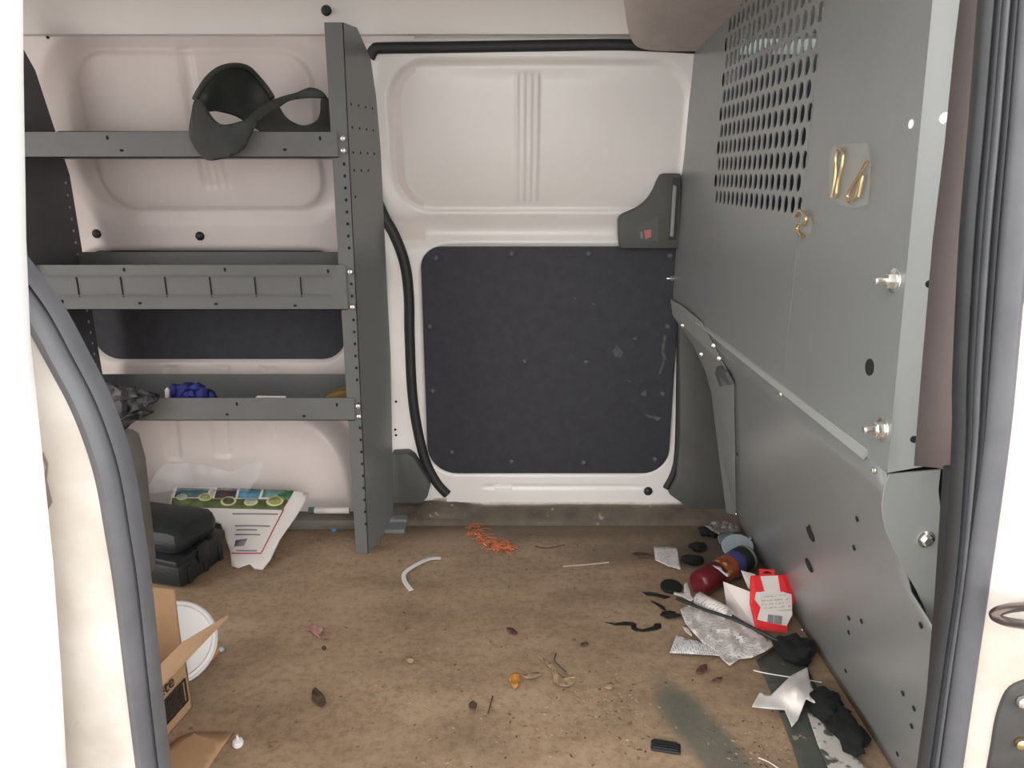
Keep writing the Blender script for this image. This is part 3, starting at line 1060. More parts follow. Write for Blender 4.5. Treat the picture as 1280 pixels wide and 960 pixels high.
for px, py in ((922, 642), (940, 673), (1005, 787), (1052, 872)):
    rivet('rivet', on_lp(px, py, 0.0035), LN, 0.006, part, STEEL)
# punched holes (too small to be seen through)
discs('round_hole', [(on_x(1087, 459, BX - 0.0013), (-1, 0, 0), 0.0105, 0.0105)], BLACKM, part, 18)
for a_, b_ in ((1015, 667), (1013, 706)):
    discs('round_hole', [(on_lp(a_, b_, 0.0035), LN, 0.015, 0.0135)], BLACKM, part, 18)
hs = discs('slot_holes', [(on_lp(a, b_, 0.0035), LN, 0.003, 0.0045) for a, b_ in ((1014, 658), (1074, 648), (1070, 684), (1063, 772), (1079, 776), (1063, 790), (1059, 838), (1154, 781), (1131, 866), (1145, 885), (1142, 907), (1124, 942), (923, 567))], BLACKM, part)
hs['kind'] = 'stuff'
FLN = Vector((-0.078, -1, 0.104)).normalized()
on_flange = lambda a, b_: on_plane(a, b_, (BX, YN, ZC), FLN) + FLN * 0.0006
for a_, b_ in ((1161, 355), (1142, 549)):
    discs('flange_hole', [(on_flange(a_, b_), FLN, 0.0042, 0.0042)], BLACKM, part, 14)
discs('hole_light_white', [(on_flange(1181, 148), (0, -1, 0), 0.0062, 0.0062)], HOLELIGHT_CLIP, part, 18)  # white discs painted in for daylight showing through holes
discs('hole_light_white', [(on_x(1139, 155, BX - 0.0013), (-1, 0, 0), 0.005, 0.005)], HOLELIGHT_CLIP, part, 18)
# pale latch hook at the crease
lt = [(905, 455), (915, 463), (922, 478), (918, 478), (908, 466), (912, 480), (908, 480), (902, 464)]
poly_prism('latch_hook', [on_lp(a, b_, 0.016) for a, b_ in lt], tuple(-LN * 0.008), SHELFD, part)

# brass hooks held under clear tape on the upper panel
def brass_hook(name, label, pxs, r, holes=None):
    t = thing(name, label, 'brass hook', on_x(*pxs[0], BX - 0.004), 'brass hooks taped to the partition')
    sweep('wire', catmull([on_x(a, b_, BX - 0.005) for a, b_ in pxs], 6), circ(r, 8), BRASS, t, ref=Vector((1, 0, 0)))
    return t
brass_hook('brass_hook', 'upright brass hook under clear tape, left of the slanting one', [(1040, 246), (1043, 232), (1045, 216), (1045, 198), (1049, 186), (1054, 192), (1053, 208), (1049, 222), (1046, 240), (1047, 247)], 0.0028)
brass_hook('brass_hook', 'slanting brass hook under clear tape, right of the upright one', [(1084, 202), (1076, 216), (1066, 232), (1060, 244), (1062, 252), (1068, 246), (1074, 232), (1079, 220), (1074, 246)], 0.0028)
brass_hook('brass_hook', 'small curled brass hook just below the lowest vent row', [(996, 270), (1001, 264), (1008, 272), (1005, 280), (999, 280), (997, 288), (1003, 296)], 0.0032)
def tape(label, pxs):
    o = sheet('clear_tape', pxs, lambda a, b_: on_x(a, b_, BX - 0.0105 - 0.002 * mnoise.noise(Vector((a * 0.1, b_ * 0.1, 0)))), TAPE, None, 6, 0.0004)
    tag(o, label, 'tape')
tape('clear tape patch over the two larger brass hooks', [(1036, 186), (1052, 180), (1084, 178), (1089, 200), (1085, 256), (1062, 260), (1036, 250)])
tape('small clear tape scrap over the curled brass hook', [(994, 262), (1006, 258), (1016, 276), (1012, 296), (998, 292)])

# ================================================================== SHELVING
SY, SB = 1.735, 1.915                              # front and back of the shelves
fx = on_z(463, 686).x                              # right face of the right side panel
lx = on_y(103, 315, SB + 0.02).x                           # left side panel
shelf = thing('shelving_unit', 'grey steel van shelving unit with three shelves on the left', 'shelving', ((fx + lx) / 2, (SY + SB) / 2, 0))
ztop = on_y(425, 28, SY).z
# right side panel: web and bent front flange, back edge follows the body side
LEAN = 0.013
web = [Vector((fx, SY, 0.001)), Vector((fx, SY, ztop)), Vector((fx, SY + 0.07, ztop + 0.002)), Vector((fx, SB - 0.04, 1.25)), Vector((fx, SB + 0.0, 1.12)), Vector((fx, SB + 0.01, 0.75)), Vector((fx, SB + 0.02, 0.5)), Vector((fx, SB, 0.04)), Vector((fx, SB - 0.06, 0.001))]
rp_ = poly_prism('side_panel', [p + Vector(((p.y - SY) * 0.22 + LEAN * p.z, 0, 0)) for p in web], (-0.002, 0, 0), PSTEEL, shelf)
fw = 0.042
poly_prism('front_flange', [Vector((fx, SY, 0.001)), Vector((fx + LEAN * ztop, SY, ztop)), Vector((fx + LEAN * ztop - fw, SY, ztop)), Vector((fx - fw * 0.8, SY, 0.001))], (0, 0.002, 0), SHELFM, shelf)
# left side panel
lxx = lx
weL = [Vector((lxx, SY - 0.02, 0.001)), Vector((lxx, SY - 0.02, 1.33)), Vector((lxx, SY + 0.07, 1.30)), Vector((lxx, SB - 0.05, 1.22)), Vector((lxx, SB + 0.02, 0.98)), Vector((lxx, SB + 0.02, 0.40)), Vector((lxx, SB + 0.02, 0.001))]
lp_ = poly_prism('side_panel', weL, (-0.002, 0, 0), SHELFD, shelf)  # shade on this inner face painted in as a darker steel
fl_holes = [(on_y(430 + (py - 205) * 0.0605, py, SY - 0.001), (0, -1, 0), 0.0032, 0.0038) for py in range(205, 670, 15) if not (320 < py < 335 or 480 < py < 500)]
hh = discs('flange_holes', fl_holes, BLACKM, shelf, 8)
hh['kind'] = 'stuff'
hh = discs('panel_holes', [(Vector((lxx + 0.0008, SB - 0.004, z)), (1, 0, 0), 0.0035, 0.0035) for z in [0.42 + 0.03 * k for k in range(19)]], mat('hole_lit', (0.45, 0.43, 0.42), 0.6), shelf, 8)
hh['kind'] = 'stuff'
wh = []
for z, n_ in ((1.135, 4), (1.085, 4), (1.03, 4), (0.99, 3), (0.93, 1)):
    for k in range(n_):
        yy = SY + 0.02 + 0.04 * k
        wh.append((Vector((fx + 0.0004 + LEAN * z + (yy - SY) * 0.22, yy, z)), (1, -0.22, 0), 0.003, 0.003))
hh = discs('web_holes', wh, BLACKM, shelf, 8)
hh['kind'] = 'stuff'


def shelf_tray(zt, zb, name, dividers=False):
    """front lip, deck, back lip"""
    xa, xb = lxx, fx - 0.012
    zd = zb + 0.004
    bm = bmesh.new()
    bm_box(bm, (xa, SY - 0.004, zb), (xb, SY - 0.002, zt))
    bm_box(bm, (xa, SY - 0.004, zb), (xb, SB, zb + 0.002))
    d = from_bm('shelf_deck', bm, SHELFM, shelf)
    box('back_lip', (xa, SB - 0.002, zb), (xb, SB, zt + 0.012), SHELFM, shelf)
    return d


z1t, z1b = on_y(250, 165, SY).z, on_y(250, 197, SY).z
shelf_tray(z1t, z1b, 'top')
z2t, z2b = on_y(250, 331, SY).z, on_y(250, 387, SY).z
d2 = shelf_tray(z2t, z2b, 'mid')
z3t, z3b = on_y(330, 497, SY).z, on_y(330, 525, SY).z
shelf_tray(z3t, z3b, 'low')
# slotted label channel on the middle shelf
za, zb_ = on_y(250, 345, SY).z, on_y(250, 369, SY).z
for zz in (za, zb_):
    box('channel_edge', (lxx, SY - 0.0075, zz - 0.0012), (fx - 0.048, SY - 0.0035, zz + 0.0012), SHELFM, shelf)
sl = []
for px in (97, 152, 207, 263, 319, 376):
    c = on_y(px, 357, SY - 0.005)
    box('divider_slot', (c.x - 0.0013, SY - 0.006, zb_ - 0.004), (c.x + 0.0013, SY - 0.0035, za + 0.001), BLACKM, shelf)
slot = []
for px, py in ((152, 188), (356, 187), (400, 173), (134, 172), (155, 337), (281, 337), (410, 339), (175, 379), (270, 380), (369, 382), (296, 505), (421, 506), (190, 515), (284, 518), (380, 520), (78, 377)):
    p = on_y(px, py, SY - 0.0045)
    slot.append((p, (0, -1, 0), 0.0045 if py in (187, 188, 379, 380, 382, 515, 518, 520) else 0.0028, 0.003 if py in (187, 188, 379, 380, 382, 515, 518, 520) else 0.005))
hh = discs('lip_slots', slot, BLACKM, shelf, 10)
hh['kind'] = 'stuff'
for px, py in ((429, 173), (429.5, 188), (438, 340), (441, 384), (448, 508), (449, 521)):
    rivet('screw', on_y(px, py, SY - 0.0045), (0, -1, 0), 0.0075, shelf, STEEL)
for py in (326, 355):
    pass
# foot bracket
ftp = on_z(492, 660)
box('foot_bracket', (fx + 0.004, ftp.y - 0.035, 0.0005), (on_z(508, 660).x, ftp.y + 0.045, 0.012), PSTEEL, shelf, 0.001)
box('foot_bracket', (fx + 0.012, ftp.y + 0.012, 0.012), (on_z(511, 650).x, ftp.y + 0.05, 0.020), PSTEEL, shelf, 0.001)
# low rail along the wall foot, behind the shelf
struct(box('trim_14', (-1.5, 1.868, 0.0), (fx - 0.05, 1.93, 0.030), RAILM, None, 0.004), 'grey floor rail along the wall foot under the shelves')

# ================================================================== LOOSE THINGS
def n3(a, b_, s, seed=0):
    return mnoise.noise(Vector((a * s, b_ * s, seed)))


# ---- black strap-like moulding on the top shelf
q7 = lambda pts: [(220 + a / 5.333, 60 + b_ / 5.333) for a, b_ in pts]
sm2 = lambda pts, n=4: [(v.x, v.y) for v in catmull([Vector((a, b_, 0)) for a, b_ in pts], n, True)]
st_ = thing('rubber_strap', 'dusty black moulded rubber strap looped over the top shelf edge', 'strap', on_y(300, 190, 1.72))
front = q7([(125, 360), (105, 460), (92, 560), (120, 645), (195, 735), (260, 746), (380, 715), (455, 665), (487, 600), (520, 535), (590, 460), (690, 393), (760, 352), (880, 333), (965, 334), (1000, 325), (965, 283), (890, 264), (800, 298), (700, 325), (600, 365), (530, 410), (480, 460), (430, 490), (330, 512), (270, 492), (225, 440), (195, 385), (165, 350)])


def strap_front(a, b_):
    t = smooth(290, 400, a)
    return on_y(a, b_, 1.716 + 0.09 * t - 0.012 * math.sin(max(0, min(1, (b_ - 120) / 80)) * PI) * (1 - t))


o = sheet('front_pad', sm2(front, 3), strap_front, STRAPM, st_, 5, 0.010)
back = q7([(125, 370), (150, 300), (215, 205), (300, 135), (400, 112), (490, 132), (560, 200), (612, 265), (655, 335), (695, 400), (740, 468), (800, 508), (860, 522), (930, 498), (962, 440), (968, 345), (1000, 325), (1048, 372), (1066, 440), (1068, 520), (1068, 640), (1000, 660), (640, 660), (560, 560), (525, 528), (450, 478), (400, 450), (330, 430), (270, 420), (215, 424), (185, 400)])
BS = lambda a, b_: on_y(a, b_, 1.725 + 0.11 * smooth(245, 330, a) + 0.03 * math.sin(max(0, min(1, (b_ - 80) / 80)) * PI) * smooth(250, 280, a))
sheet('back_band', sm2(back, 3), BS, STRAPM, st_, 5, 0.008)
rim = [(a, b_) for a, b_ in q7([(135, 350), (160, 300), (220, 210), (300, 145), (400, 122), (490, 142), (560, 210), (612, 275), (650, 335)])]
sweep('rim', [BS(a, b_) + Vector((0, -0.008, 0)) for a, b_ in [(v.x, v.y) for v in catmull([Vector((a, b_, 0)) for a, b_ in rim], 5)]], circ(0.007, 8), STRAPM, st_)

# ---- things in the bottom shelf tray
bc = sheet('blue_cloth', [(214, 499), (214, 484), (226, 482), (246, 481), (256, 486), (268, 492), (270, 500)], lambda a, b_: on_y(a, b_, 1.78 + 0.02 * n3(a, b_, 0.12)), BLUE, None, 4, 0.02)
tag(bc, 'folded blue cloth lying in the bottom shelf tray', 'cloth')
wt = sheet('paper_tag', [(207, 500), (206, 487), (209, 484), (212, 487), (211, 500)], lambda a, b_: on_y(a, b_, 1.772), PAPER, None, 3, 0.003)
tag(wt, 'small white tag standing beside the blue cloth', 'tag')
sp_ = sheet('paper_strip', [(316, 500), (322, 494.5), (340, 495), (357, 495), (359, 500)], lambda a, b_: on_y(a, b_, 1.77), PAPER, None, 4, 0.004)
tag(sp_, 'thin white paper strip in the bottom shelf tray', 'paper')
yb = poly_prism('amber_scrap', [on_y(a, b_, 1.80) for a, b_ in ((402, 500), (410, 494), (424, 489), (437, 488), (437, 500))], (0, 0.05, 0), mat('amber_plastic', (0.22, 0.14, 0.035), 0.4), None, 0.004)
tag(yb, 'amber scrap in the right corner of the bottom shelf', 'scrap')
# dark tool pouch hanging over the tray's lip
tp_ = thing('tool_pouch', 'worn dark grey tool pouch hanging over the bottom shelf lip', 'pouch', on_y(165, 505, 1.72))
def pm(Y, s, amp):
    return lambda a, b_: on_y(a, b_, Y + amp * n3(a, b_, 0.09, s))
sheet('pouch_body', [(120, 492), (140, 482), (165, 486), (197, 494), (196, 500), (184, 507), (170, 513), (160, 522), (148, 530), (128, 540), (110, 540)], pm(1.70, 3, 0.035), mat('worn_dark_canvas', (0.045, 0.045, 0.052), 0.8, col2=(0.10, 0.10, 0.105), scale=22, bump=0.6, bscale=80), tp_, 4, 0.012)
sheet('flap', [(118, 486), (135, 478), (150, 487), (170, 490), (172, 496), (150, 500), (132, 502)], pm(1.685, 5, 0.03), SHELFD, tp_, 4, 0.006)
sheet('strap', [(140, 530), (158, 519), (182, 512), (190, 516), (172, 524), (150, 541)], pm(1.69, 8, 0.02), RUBBER, tp_, 4, 0.008)

# ---- charcoal hard case
ca, cb = on_z(226, 742), on_z(284, 699)
u_ = (cb - ca).normalized()
v_ = Vector((-u_.y, u_.x, 0))
case = thing('hard_case', 'charcoal plastic hard case lying beside the rear opening seal', 'case', (ca + cb) / 2 + v_ * 0.15)
def case_piece(name, a0, a1, b0, b1, z0, z1, bev, m, parent):
    bm = bmesh.new()
    bm_box(bm, (a0, b0, z0), (a1, b1, z1), bev)
    for v in bm.verts:
        p = v.co.copy()
        lean = 0.10 * (p.z / 0.13)
        v.co = ca + u_ * (p.x + 0.01 * math.sin(p.y * 40)) + v_ * (p.y + 0.018 * lean) + Vector((0, 0, p.z))
    return from_bm(name, bm, m, parent, angle=40)
CL = (cb - ca).length
case_piece('lower_shell', 0.0, CL, 0.0, 0.34, 0.001, 0.078, 0.022, CASEM, case)
lid = case_piece('lid', 0.004, CL - 0.004, 0.004, 0.336, 0.080, 0.152, 0.032, CASEM, case)
case_piece('seam_band', -0.003, CL + 0.003, -0.004, 0.34, 0.070, 0.086, 0.003, BLACK, case)
for k in range(3):
    case_piece('rib', 0.03 + k * CL * 0.33, 0.045 + k * CL * 0.33, -0.004, 0.02, 0.01, 0.055, 0.003, CASEM, lid)
case_piece('latch', CL * 0.4, CL * 0.62, -0.009, 0.004, 0.045, 0.095, 0.003, BLACK, case)

# ---- flyer leaning on the floor rail
f0, f1, f2 = on_z(335, 711, 0.004), on_z(283, 706, 0.004), on_y(386, 616, 1.845)
fn = (f1 - f0).cross(f2 - f0).normalized()
if fn.z < 0:
    fn = -fn
def fly(e):
    return lambda a, b_: on_plane(a, b_, f0, fn) + fn * (e + 0.003 * n3(a, b_, 0.03, 2))
flyer = thing('flyer', 'printed food flyer leaning against the wall under the shelves', 'flyer', f0)
sheet('page', [(216, 608), (362, 613), (386, 617), (379, 632), (350, 675), (338, 700), (328, 712), (318, 711), (312, 705), (298, 710), (290, 708), (288, 690), (276, 655), (212, 634)], fly(0.0), PAPER, flyer, 8, 0.003)
cols = [((222, 610), (262, 611), (258, 622), (218, 622), (0.07, 0.17, 0.19)), ((264, 611), (270, 611), (266, 622), (262, 622), (0.5, 0.55, 0.55)), ((272, 610), (297, 611), (294, 624), (268, 623), (0.055, 0.03, 0.035)),
        ((300, 611), (327, 612), (323, 624), (297, 623), (0.10, 0.28, 0.40)), ((330, 612), (358, 613), (354, 622), (327, 622), (0.16, 0.32, 0.27)), ((350, 613), (368, 614), (362, 625), (346, 624), (0.05, 0.20, 0.06)),
        ((216, 623), (360, 625), (353, 638), (214, 634), (0.13, 0.17, 0.05)), ((354, 626), (361, 626), (354, 637), (349, 636), (0.42, 0.03, 0.03))]
for k, c in enumerate(cols):
    sheet('picture', list(c[:4]), fly(0.0022 + 0.0002 * (k == 6)), mat('flyer_print_%d' % k, c[4], 0.6, var=0.5, scale=45), flyer, 8, 0.0004)
for cx, cy_, r1, r2, c in ((228, 622, 7, 4, (0.5, 0.55, 0.5)), (257, 622, 9, 5, (0.42, 0.44, 0.16)), (286, 627, 10, 6, (0.10, 0.12, 0.05)), (314, 628, 9, 5, (0.62, 0.58, 0.5)), (344, 627, 11, 6.5, (0.40, 0.42, 0.10))):
    sheet('bowl_picture_rim', [(cx + r1 * math.cos(t * PI / 8) - 0.25 * r2 * math.sin(t * PI / 8), cy_ + r2 * math.sin(t * PI / 8)) for t in range(16)], fly(0.0032), mat('bowl_rim', (0.6, 0.62, 0.36), 0.6), flyer, 8, 0.0004)
    sheet('bowl_picture', [(cx + 0.72 * r1 * math.cos(t * PI / 8), cy_ + 0.72 * r2 * math.sin(t * PI / 8)) for t in range(16)], fly(0.0038), mat('bowl_food', c, 0.6, var=0.5, scale=90), flyer, 8, 0.0004)
RED = mat('red_ink', (0.5, 0.06, 0.08), 0.7)
for seg in ([(354, 637), (355.5, 637), (328, 692), (326.5, 692)], [(290, 691.5), (327, 691.5), (327, 693), (290, 693)]):
    sheet('red_rule', seg, fly(0.0024), RED, flyer, 10, 0.0004)
GREYT = mat('grey_ink', (0.22, 0.2, 0.22), 0.8)
for a, b_, c in ((291, 642, 348), (294, 657, 338), (296, 662, 322), (294, 668, 326), (296, 688, 322)):
    sheet('text_line', [(a, b_), (c, b_ + 0.5), (c - 0.7, b_ + 2), (a, b_ + 1.5)], fly(0.0024), GREYT, flyer, 12, 0.0004)
sheet('logo_block', [(295, 676), (310, 674), (305, 683), (293, 684)], fly(0.0024), GREYT, flyer, 12, 0.0004)

# clear bag behind the flyer
cbg = sheet('plastic_bag', [(180, 618), (195, 590), (205, 580), (235, 578), (262, 582), (290, 590), (318, 576), (330, 578), (322, 600), (310, 614), (240, 612)], lambda a, b_: on_y(a, b_, 1.862 + 0.02 * n3(a, b_, 0.07, 9)), CLEAR, None, 4, 0.0006)
tag(cbg, 'crumpled clear plastic bag standing behind the flyer', 'bag')
# white tube on the rail
tb = thing('paper_tube', 'short white tube with dark end on the floor rail', 'tube', on_y(412, 640, 1.87))
ta_, tb_ = on_y(393, 638, 1.866), on_y(437, 638, 1.866)
lathe('tube', [(0.009, 0), (0.009, (tb_ - ta_).length)], frame_to(ta_, tb_ - ta_), PAPER, tb, 14)
lathe('end_cap', [(0.0092, -0.016), (0.0095, 0.001)], frame_to(ta_, tb_ - ta_), mat('teal_cap', (0.08, 0.13, 0.12), 0.5), tb, 14)
bb = lathe('bottle_cap', [(0.008, 0.0), (0.008, 0.005), (0.006, 0.007)], frame_to(on_z(417, 663, 0.0), (0, 0, 1)), mat('blue_cap', (0.10, 0.32, 0.6), 0.4), None, 12)
tag(bb, 'tiny blue cap on the floor by the rail under the shelves', 'cap')

# ---- cardboard box near the opening
c1, c2 = on_z(241, 884), on_z(205, 926)              # foot of the printed side
ed = (c2 - c1).normalized()
c3 = c1 + ed * 0.26
lw_ = Vector((ed.y, -ed.x, 0))
if lw_.x > 0:
    lw_ = -lw_
c4, c5 = c1 + lw_ * 0.30, c3 + lw_ * 0.30
BH = 0.141
UP = Vector((0, 0, 1))
cbx = thing('cardboard_box', 'open brown cardboard box with printed side near the rear post', 'box', (c1 + c5) / 2)
def wallp(name, a, b_, h0, h1, t=0.004, parent=cbx, m=CARD, lean=Vector((0, 0, 0))):
    d = (b_ - a).normalized()
    n_ = Vector((d.y, -d.x, 0)) * t
    bm = bmesh.new()
    q = [a + UP * h0, b_ + UP * h0, b_ + UP * h1 + lean, a + UP * h1 + lean]
    bm_hexa(bm, q + [p + n_ for p in q])
    return from_bm(name, bm, m, parent)
side = wallp('printed_side', c1, c3, 0.001, BH)
wallp('back_side', c4, c1, 0.001, BH)
wallp('left_side', c5, c4, 0.001, BH)
wallp('front_side', c3, c5, 0.001, BH)
bm = bmesh.new()
bm_hexa(bm, [c1 + UP * 0.001, c3 + UP * 0.001, c5 + UP * 0.001, c4 + UP * 0.001] + [p + UP * 0.004 for p in (c1, c3, c5, c4)])
from_bm('bottom', bm, CARD, cbx)
# standing rear flap
fa, fb_ = c1 + lw_ * 0.004, c4
wallp('rear_flap', fb_, fa, BH, BH + 0.112, lean=(Vector((0, 0.005, 0))))
# side flap folded outward and rising towards its far corner
sn = Vector((ed.y, -ed.x, 0))
if sn.x < 0:
    sn = -sn
r1, r2 = c1 + UP * BH, c3 + UP * BH
r4 = c1 + sn * 0.10 + UP * (BH + 0.070)
r3 = r4 + (r2 - r1) * 0.96
bm = bmesh.new()
qf = [r1, r2, r3, r4]
fnn = (r2 - r1).cross(r4 - r1).normalized() * 0.004
bm_hexa(bm, qf + [p + fnn for p in qf])
# print on the side: short word, ruled frame with bars
sn = Vector((ed.y, -ed.x, 0))
if sn.x < 0:
    sn = -sn
def side_rect(name, s0, s1, z0, z1, m=INK, parent=None):
    q = [c1 + ed * s0 + UP * z0, c1 + ed * s1 + UP * z0, c1 + ed * s1 + UP * z1, c1 + ed * s0 + UP * z1]
    b2 = bmesh.new()
    bm_hexa(b2, [p + sn * 0.0052 for p in q] + [p + sn * 0.0030 for p in q])
    return from_bm(name, b2, m, parent or side)
from_bm('side_flap', bm, CARD, cbx)
FR0, FR1 = 0.014, 0.125
for args in ((FR0, FR1, 0.028, 0.0305), (FR0, FR1, 0.0745, 0.077), (FR0, FR0 + 0.003, 0.028, 0.077)):
    side_rect('ruled_frame', *args)
xx = FR0 + 0.010
bars = bmesh.new()
rb = random.Random(3)
while xx < FR1 - 0.004:
    w_ = rb.choice((0.0010, 0.0016, 0.0026))
    q = [c1 + ed * xx + UP * 0.033, c1 + ed * (xx + w_) + UP * 0.033, c1 + ed * (xx + w_) + UP * 0.072, c1 + ed * xx + UP * 0.072]
    bm_hexa(bars, [p + sn * 0.0052 for p in q] + [p + sn * 0.003 for p in q])
    xx += w_ + rb.choice((0.0012, 0.002, 0.003))
o = from_bm('bar_lines', bars, INK, side)
o['kind'] = 'stuff'


def text_mesh(name, body, size, M, m, parent):
    cu = bpy.data.curves.new(name, 'FONT')
    cu.body = body
    cu.size = size
    cu.extrude = 0.0004
    to = bpy.data.objects.new(name, cu)
    C.objects.link(to)
    dg = bpy.context.evaluated_depsgraph_get()
    dg.update()
    me = bpy.data.meshes.new_from_object(to.evaluated_get(dg))
    bpy.data.objects.remove(to)
    me.transform(M)
    me.materials.clear()
    return link(name, me, m, parent)


xdir = -ed
Mt = Matrix((xdir, UP, sn)).transposed().to_4x4()
Mt.translation = c1 + ed * 0.088 + UP * 0.088 + sn * 0.0052
text_mesh('printed_word', 'ete', 0.034, Mt, INK, side)
Mt2 = Mt.copy()
Mt2.translation = c1 + ed * 0.035 + UP * 0.088 + sn * 0.0052
# dark thing inside the box
def lump(name, c, rx, ry, rz, m, parent=None, seed=1, amp=0.35, sub=3, fs=18):
    bm = bmesh.new()
    bmesh.ops.create_icosphere(bm, subdivisions=sub, radius=1.0)
    for v in bm.verts:
        d = v.co.normalized()
        k = 1 + amp * mnoise.noise(d * 1.7 + Vector((seed, seed * 2, 0))) + amp * 0.5 * mnoise.noise(d * 4 + Vector((seed, 0, 5)))
        v.co = Vector((c[0] + d.x * rx * k, c[1] + d.y * ry * k, max(c[2] + d.z * rz * k, c[2] - rz * 0.98)))
    return from_bm(name, bm, m, parent, True)


dl = lump('rolled_rag', (c1 + c5) / 2 + Vector((0.06, 0.0, 0.055)), 0.07, 0.09, 0.05, RAGM, None, 4)
tag(dl, 'dark rag bundled inside the open cardboard box', 'rag')
# white tub lid behind the box
lc = on_z(240, 836)
lidt = thing('tub_lid', 'round white plastic tub lid leaning behind the cardboard box', 'lid', lc)
Ml = frame_to(Vector((-0.682, 1.245, 0.075)), Vector((0.30, -0.62, 0.72)))
lathe('disc', [(0.076, 0.0), (0.080, 0.003), (0.080, 0.012), (0.074, 0.013), (0.072, 0.009), (0.02, 0.0085)], Ml, PLWHITE, lidt, 40)
bm = bmesh.new()
bm_lathe(bm, [(0.0805, -0.002), (0.084, 0.0), (0.084, 0.006), (0.0805, 0.008)], Ml, 40, False)
from_bm('rim_ring', bm, PLWHITE, lidt, True)
ow = sheet('candy_wrapper', [(246, 832), (262, 822), (268, 808), (276, 803), (277, 812), (268, 822), (258, 832)], lambda a, b_: on_z(a, b_, 0.006 + 0.005 * n3(a, b_, 0.2)), mat('orange_foil', (0.55, 0.26, 0.07), 0.4), None, 4, 0.001)
tag(ow, 'orange wrapper scrap on the floor beside the white lid', 'wrapper')
bbd = lathe('plastic_bead', [(0.004, 0), (0.0065, 0.003), (0.0065, 0.006), (0.003, 0.010)], frame_to(on_z(277, 814), (0, 0, 1)), mat('pale_blue_plastic', (0.3, 0.45, 0.6), 0.4), None, 12)
tag(bbd, 'tiny pale blue bead beside the orange wrapper', 'bead')
cf = sheet('cardboard_sheet', [(190, 950), (224, 922), (240, 916), (270, 915), (292, 916), (276, 936), (262, 958), (240, 1000), (180, 1000)], lambda a, b_: on_z(a, b_, 0.003 + 0.002 * n3(a, b_, 0.05)), CARD, None, 12, 0.003)
tag(cf, 'flat cardboard sheet on the floor below the box', 'cardboard')

# ---- litter along the partition foot
def flat(name, label, cat, pts, m, z=0.002, amp=0.0, fs=0.08, seed=0, step=5, thick=0.001, lift=None, group=None, parent=None, smooth_pts=0):
    P = sm2(pts, smooth_pts) if smooth_pts else pts
    def mp(a, b_):
        zz = z + amp * (0.5 + 0.5 * n3(a, b_, fs, seed))
        if lift:
            zz += lift(a, b_)
        return on_z(a, b_, zz)
    o = sheet(name, P, mp, m, parent, step, thick)
    if label:
        tag(o, label, cat, group)
    return o


flat('rubber_mat_strip', 'grey rubber mat strip on the floor along the partition foot', 'mat', [(946, 826), (972, 808), (1000, 815), (1016, 850), (1034, 885), (1076, 960), (1095, 1000), (1012, 1000), (990, 930), (975, 892), (960, 855)], GREYGREEN, 0.003, 0.001, step=14, thick=0.004)
q2 = lambda pts: [(780 + a * 0.1875, 620 + b_ * 0.1875) for a, b_ in pts]
q3 = lambda pts: [(820 + a * 0.1875, 780 + b_ * 0.1875) for a, b_ in pts]
flat('receipt_sheet', 'crumpled printed receipts spread below the black rod', 'paper', [(850, 762), (866, 754), (900, 768), (935, 783), (962, 800), (969, 806), (955, 815), (940, 822), (924, 824), (912, 832), (903, 824), (893, 812), (878, 803), (866, 790), (856, 778)], PRINT, 0.006, 0.018, 0.11, 2, 4)
flat('receipt_slip', 'long printed receipt slip curling leftmost on the brown floor', 'paper', [(846, 793), (862, 799), (880, 803), (902, 811), (908, 822), (895, 819), (872, 818), (837, 816)], PRINTX, 0.004, 0.012, 0.06, 5, 4)
flat('paper_scrap', 'narrow white scrap poking from under the receipts', 'paper', q2([(385, 862), (420, 870), (455, 920), (450, 935), (410, 905)]), PAPER, 0.003, 0.004, 0.1, 3, 3)
# rolled leaflet
ra_, rb_ = on_z(872, 748, 0.040), on_z(911, 769, 0.040)
rl = thing('rolled_leaflet', 'rolled white leaflet lying against the maroon bottle', 'leaflet', ra_)
bm = bmesh.new()
L_ = (rb_ - ra_).length
M_ = frame_to(ra_, rb_ - ra_)
ringsA, ringsB = [], []
for k in range(34):
    t = k / 33
    a = t * 2 * PI * 1.6
    r = 0.017 - 0.007 * t
    ringsA.append(bm.verts.new(M_ @ Vector((r * math.cos(a), r * math.sin(a), 0))))
    ringsB.append(bm.verts.new(M_ @ Vector((r * math.cos(a), r * math.sin(a), L_))))
for k in range(33):
    bm.faces.new((ringsA[k], ringsA[k + 1], ringsB[k + 1], ringsB[k]))
o = from_bm('roll', bm, PRINT, rl, True)
o.modifiers.new('thickness', 'SOLIDIFY').thickness = 0.0008
flat('loose_edge', None, None, q2([(400, 590), (425, 570), (445, 660), (470, 690), (440, 700), (390, 670), (330, 655), (335, 640), (400, 650)]), PAPER, 0.010, 0.010, 0.1, 4, 3, parent=rl)
# black rod
rd = sweep('black_rod', [on_z(a, b_, z) for a, b_, z in ((846, 748, 0.034), (880, 762, 0.042), (915, 773, 0.044), (945, 787, 0.04), (968, 799, 0.034), (985, 806, 0.026))], circ(0.0038, 8), BLACK)
tag(rd, 'thin black rod lying across the receipts', 'rod')
kc = lathe('jar_cap', [(0.026, 0.0), (0.027, 0.006), (0.025, 0.009), (0.004, 0.0095)], frame_to(on_z(839, 735, 0.002), (0.0, -0.05, 1)), RAGM, None, 22)
tag(kc, 'flat round black cap left of the maroon bottle', 'cap')
flat('paper_card', 'small white printed card alone near the far right corner', 'card', [(817, 683), (846, 684), (851, 712), (836, 708), (819, 700)], PRINT, 0.004, 0.006, 0.06, 7, 4)
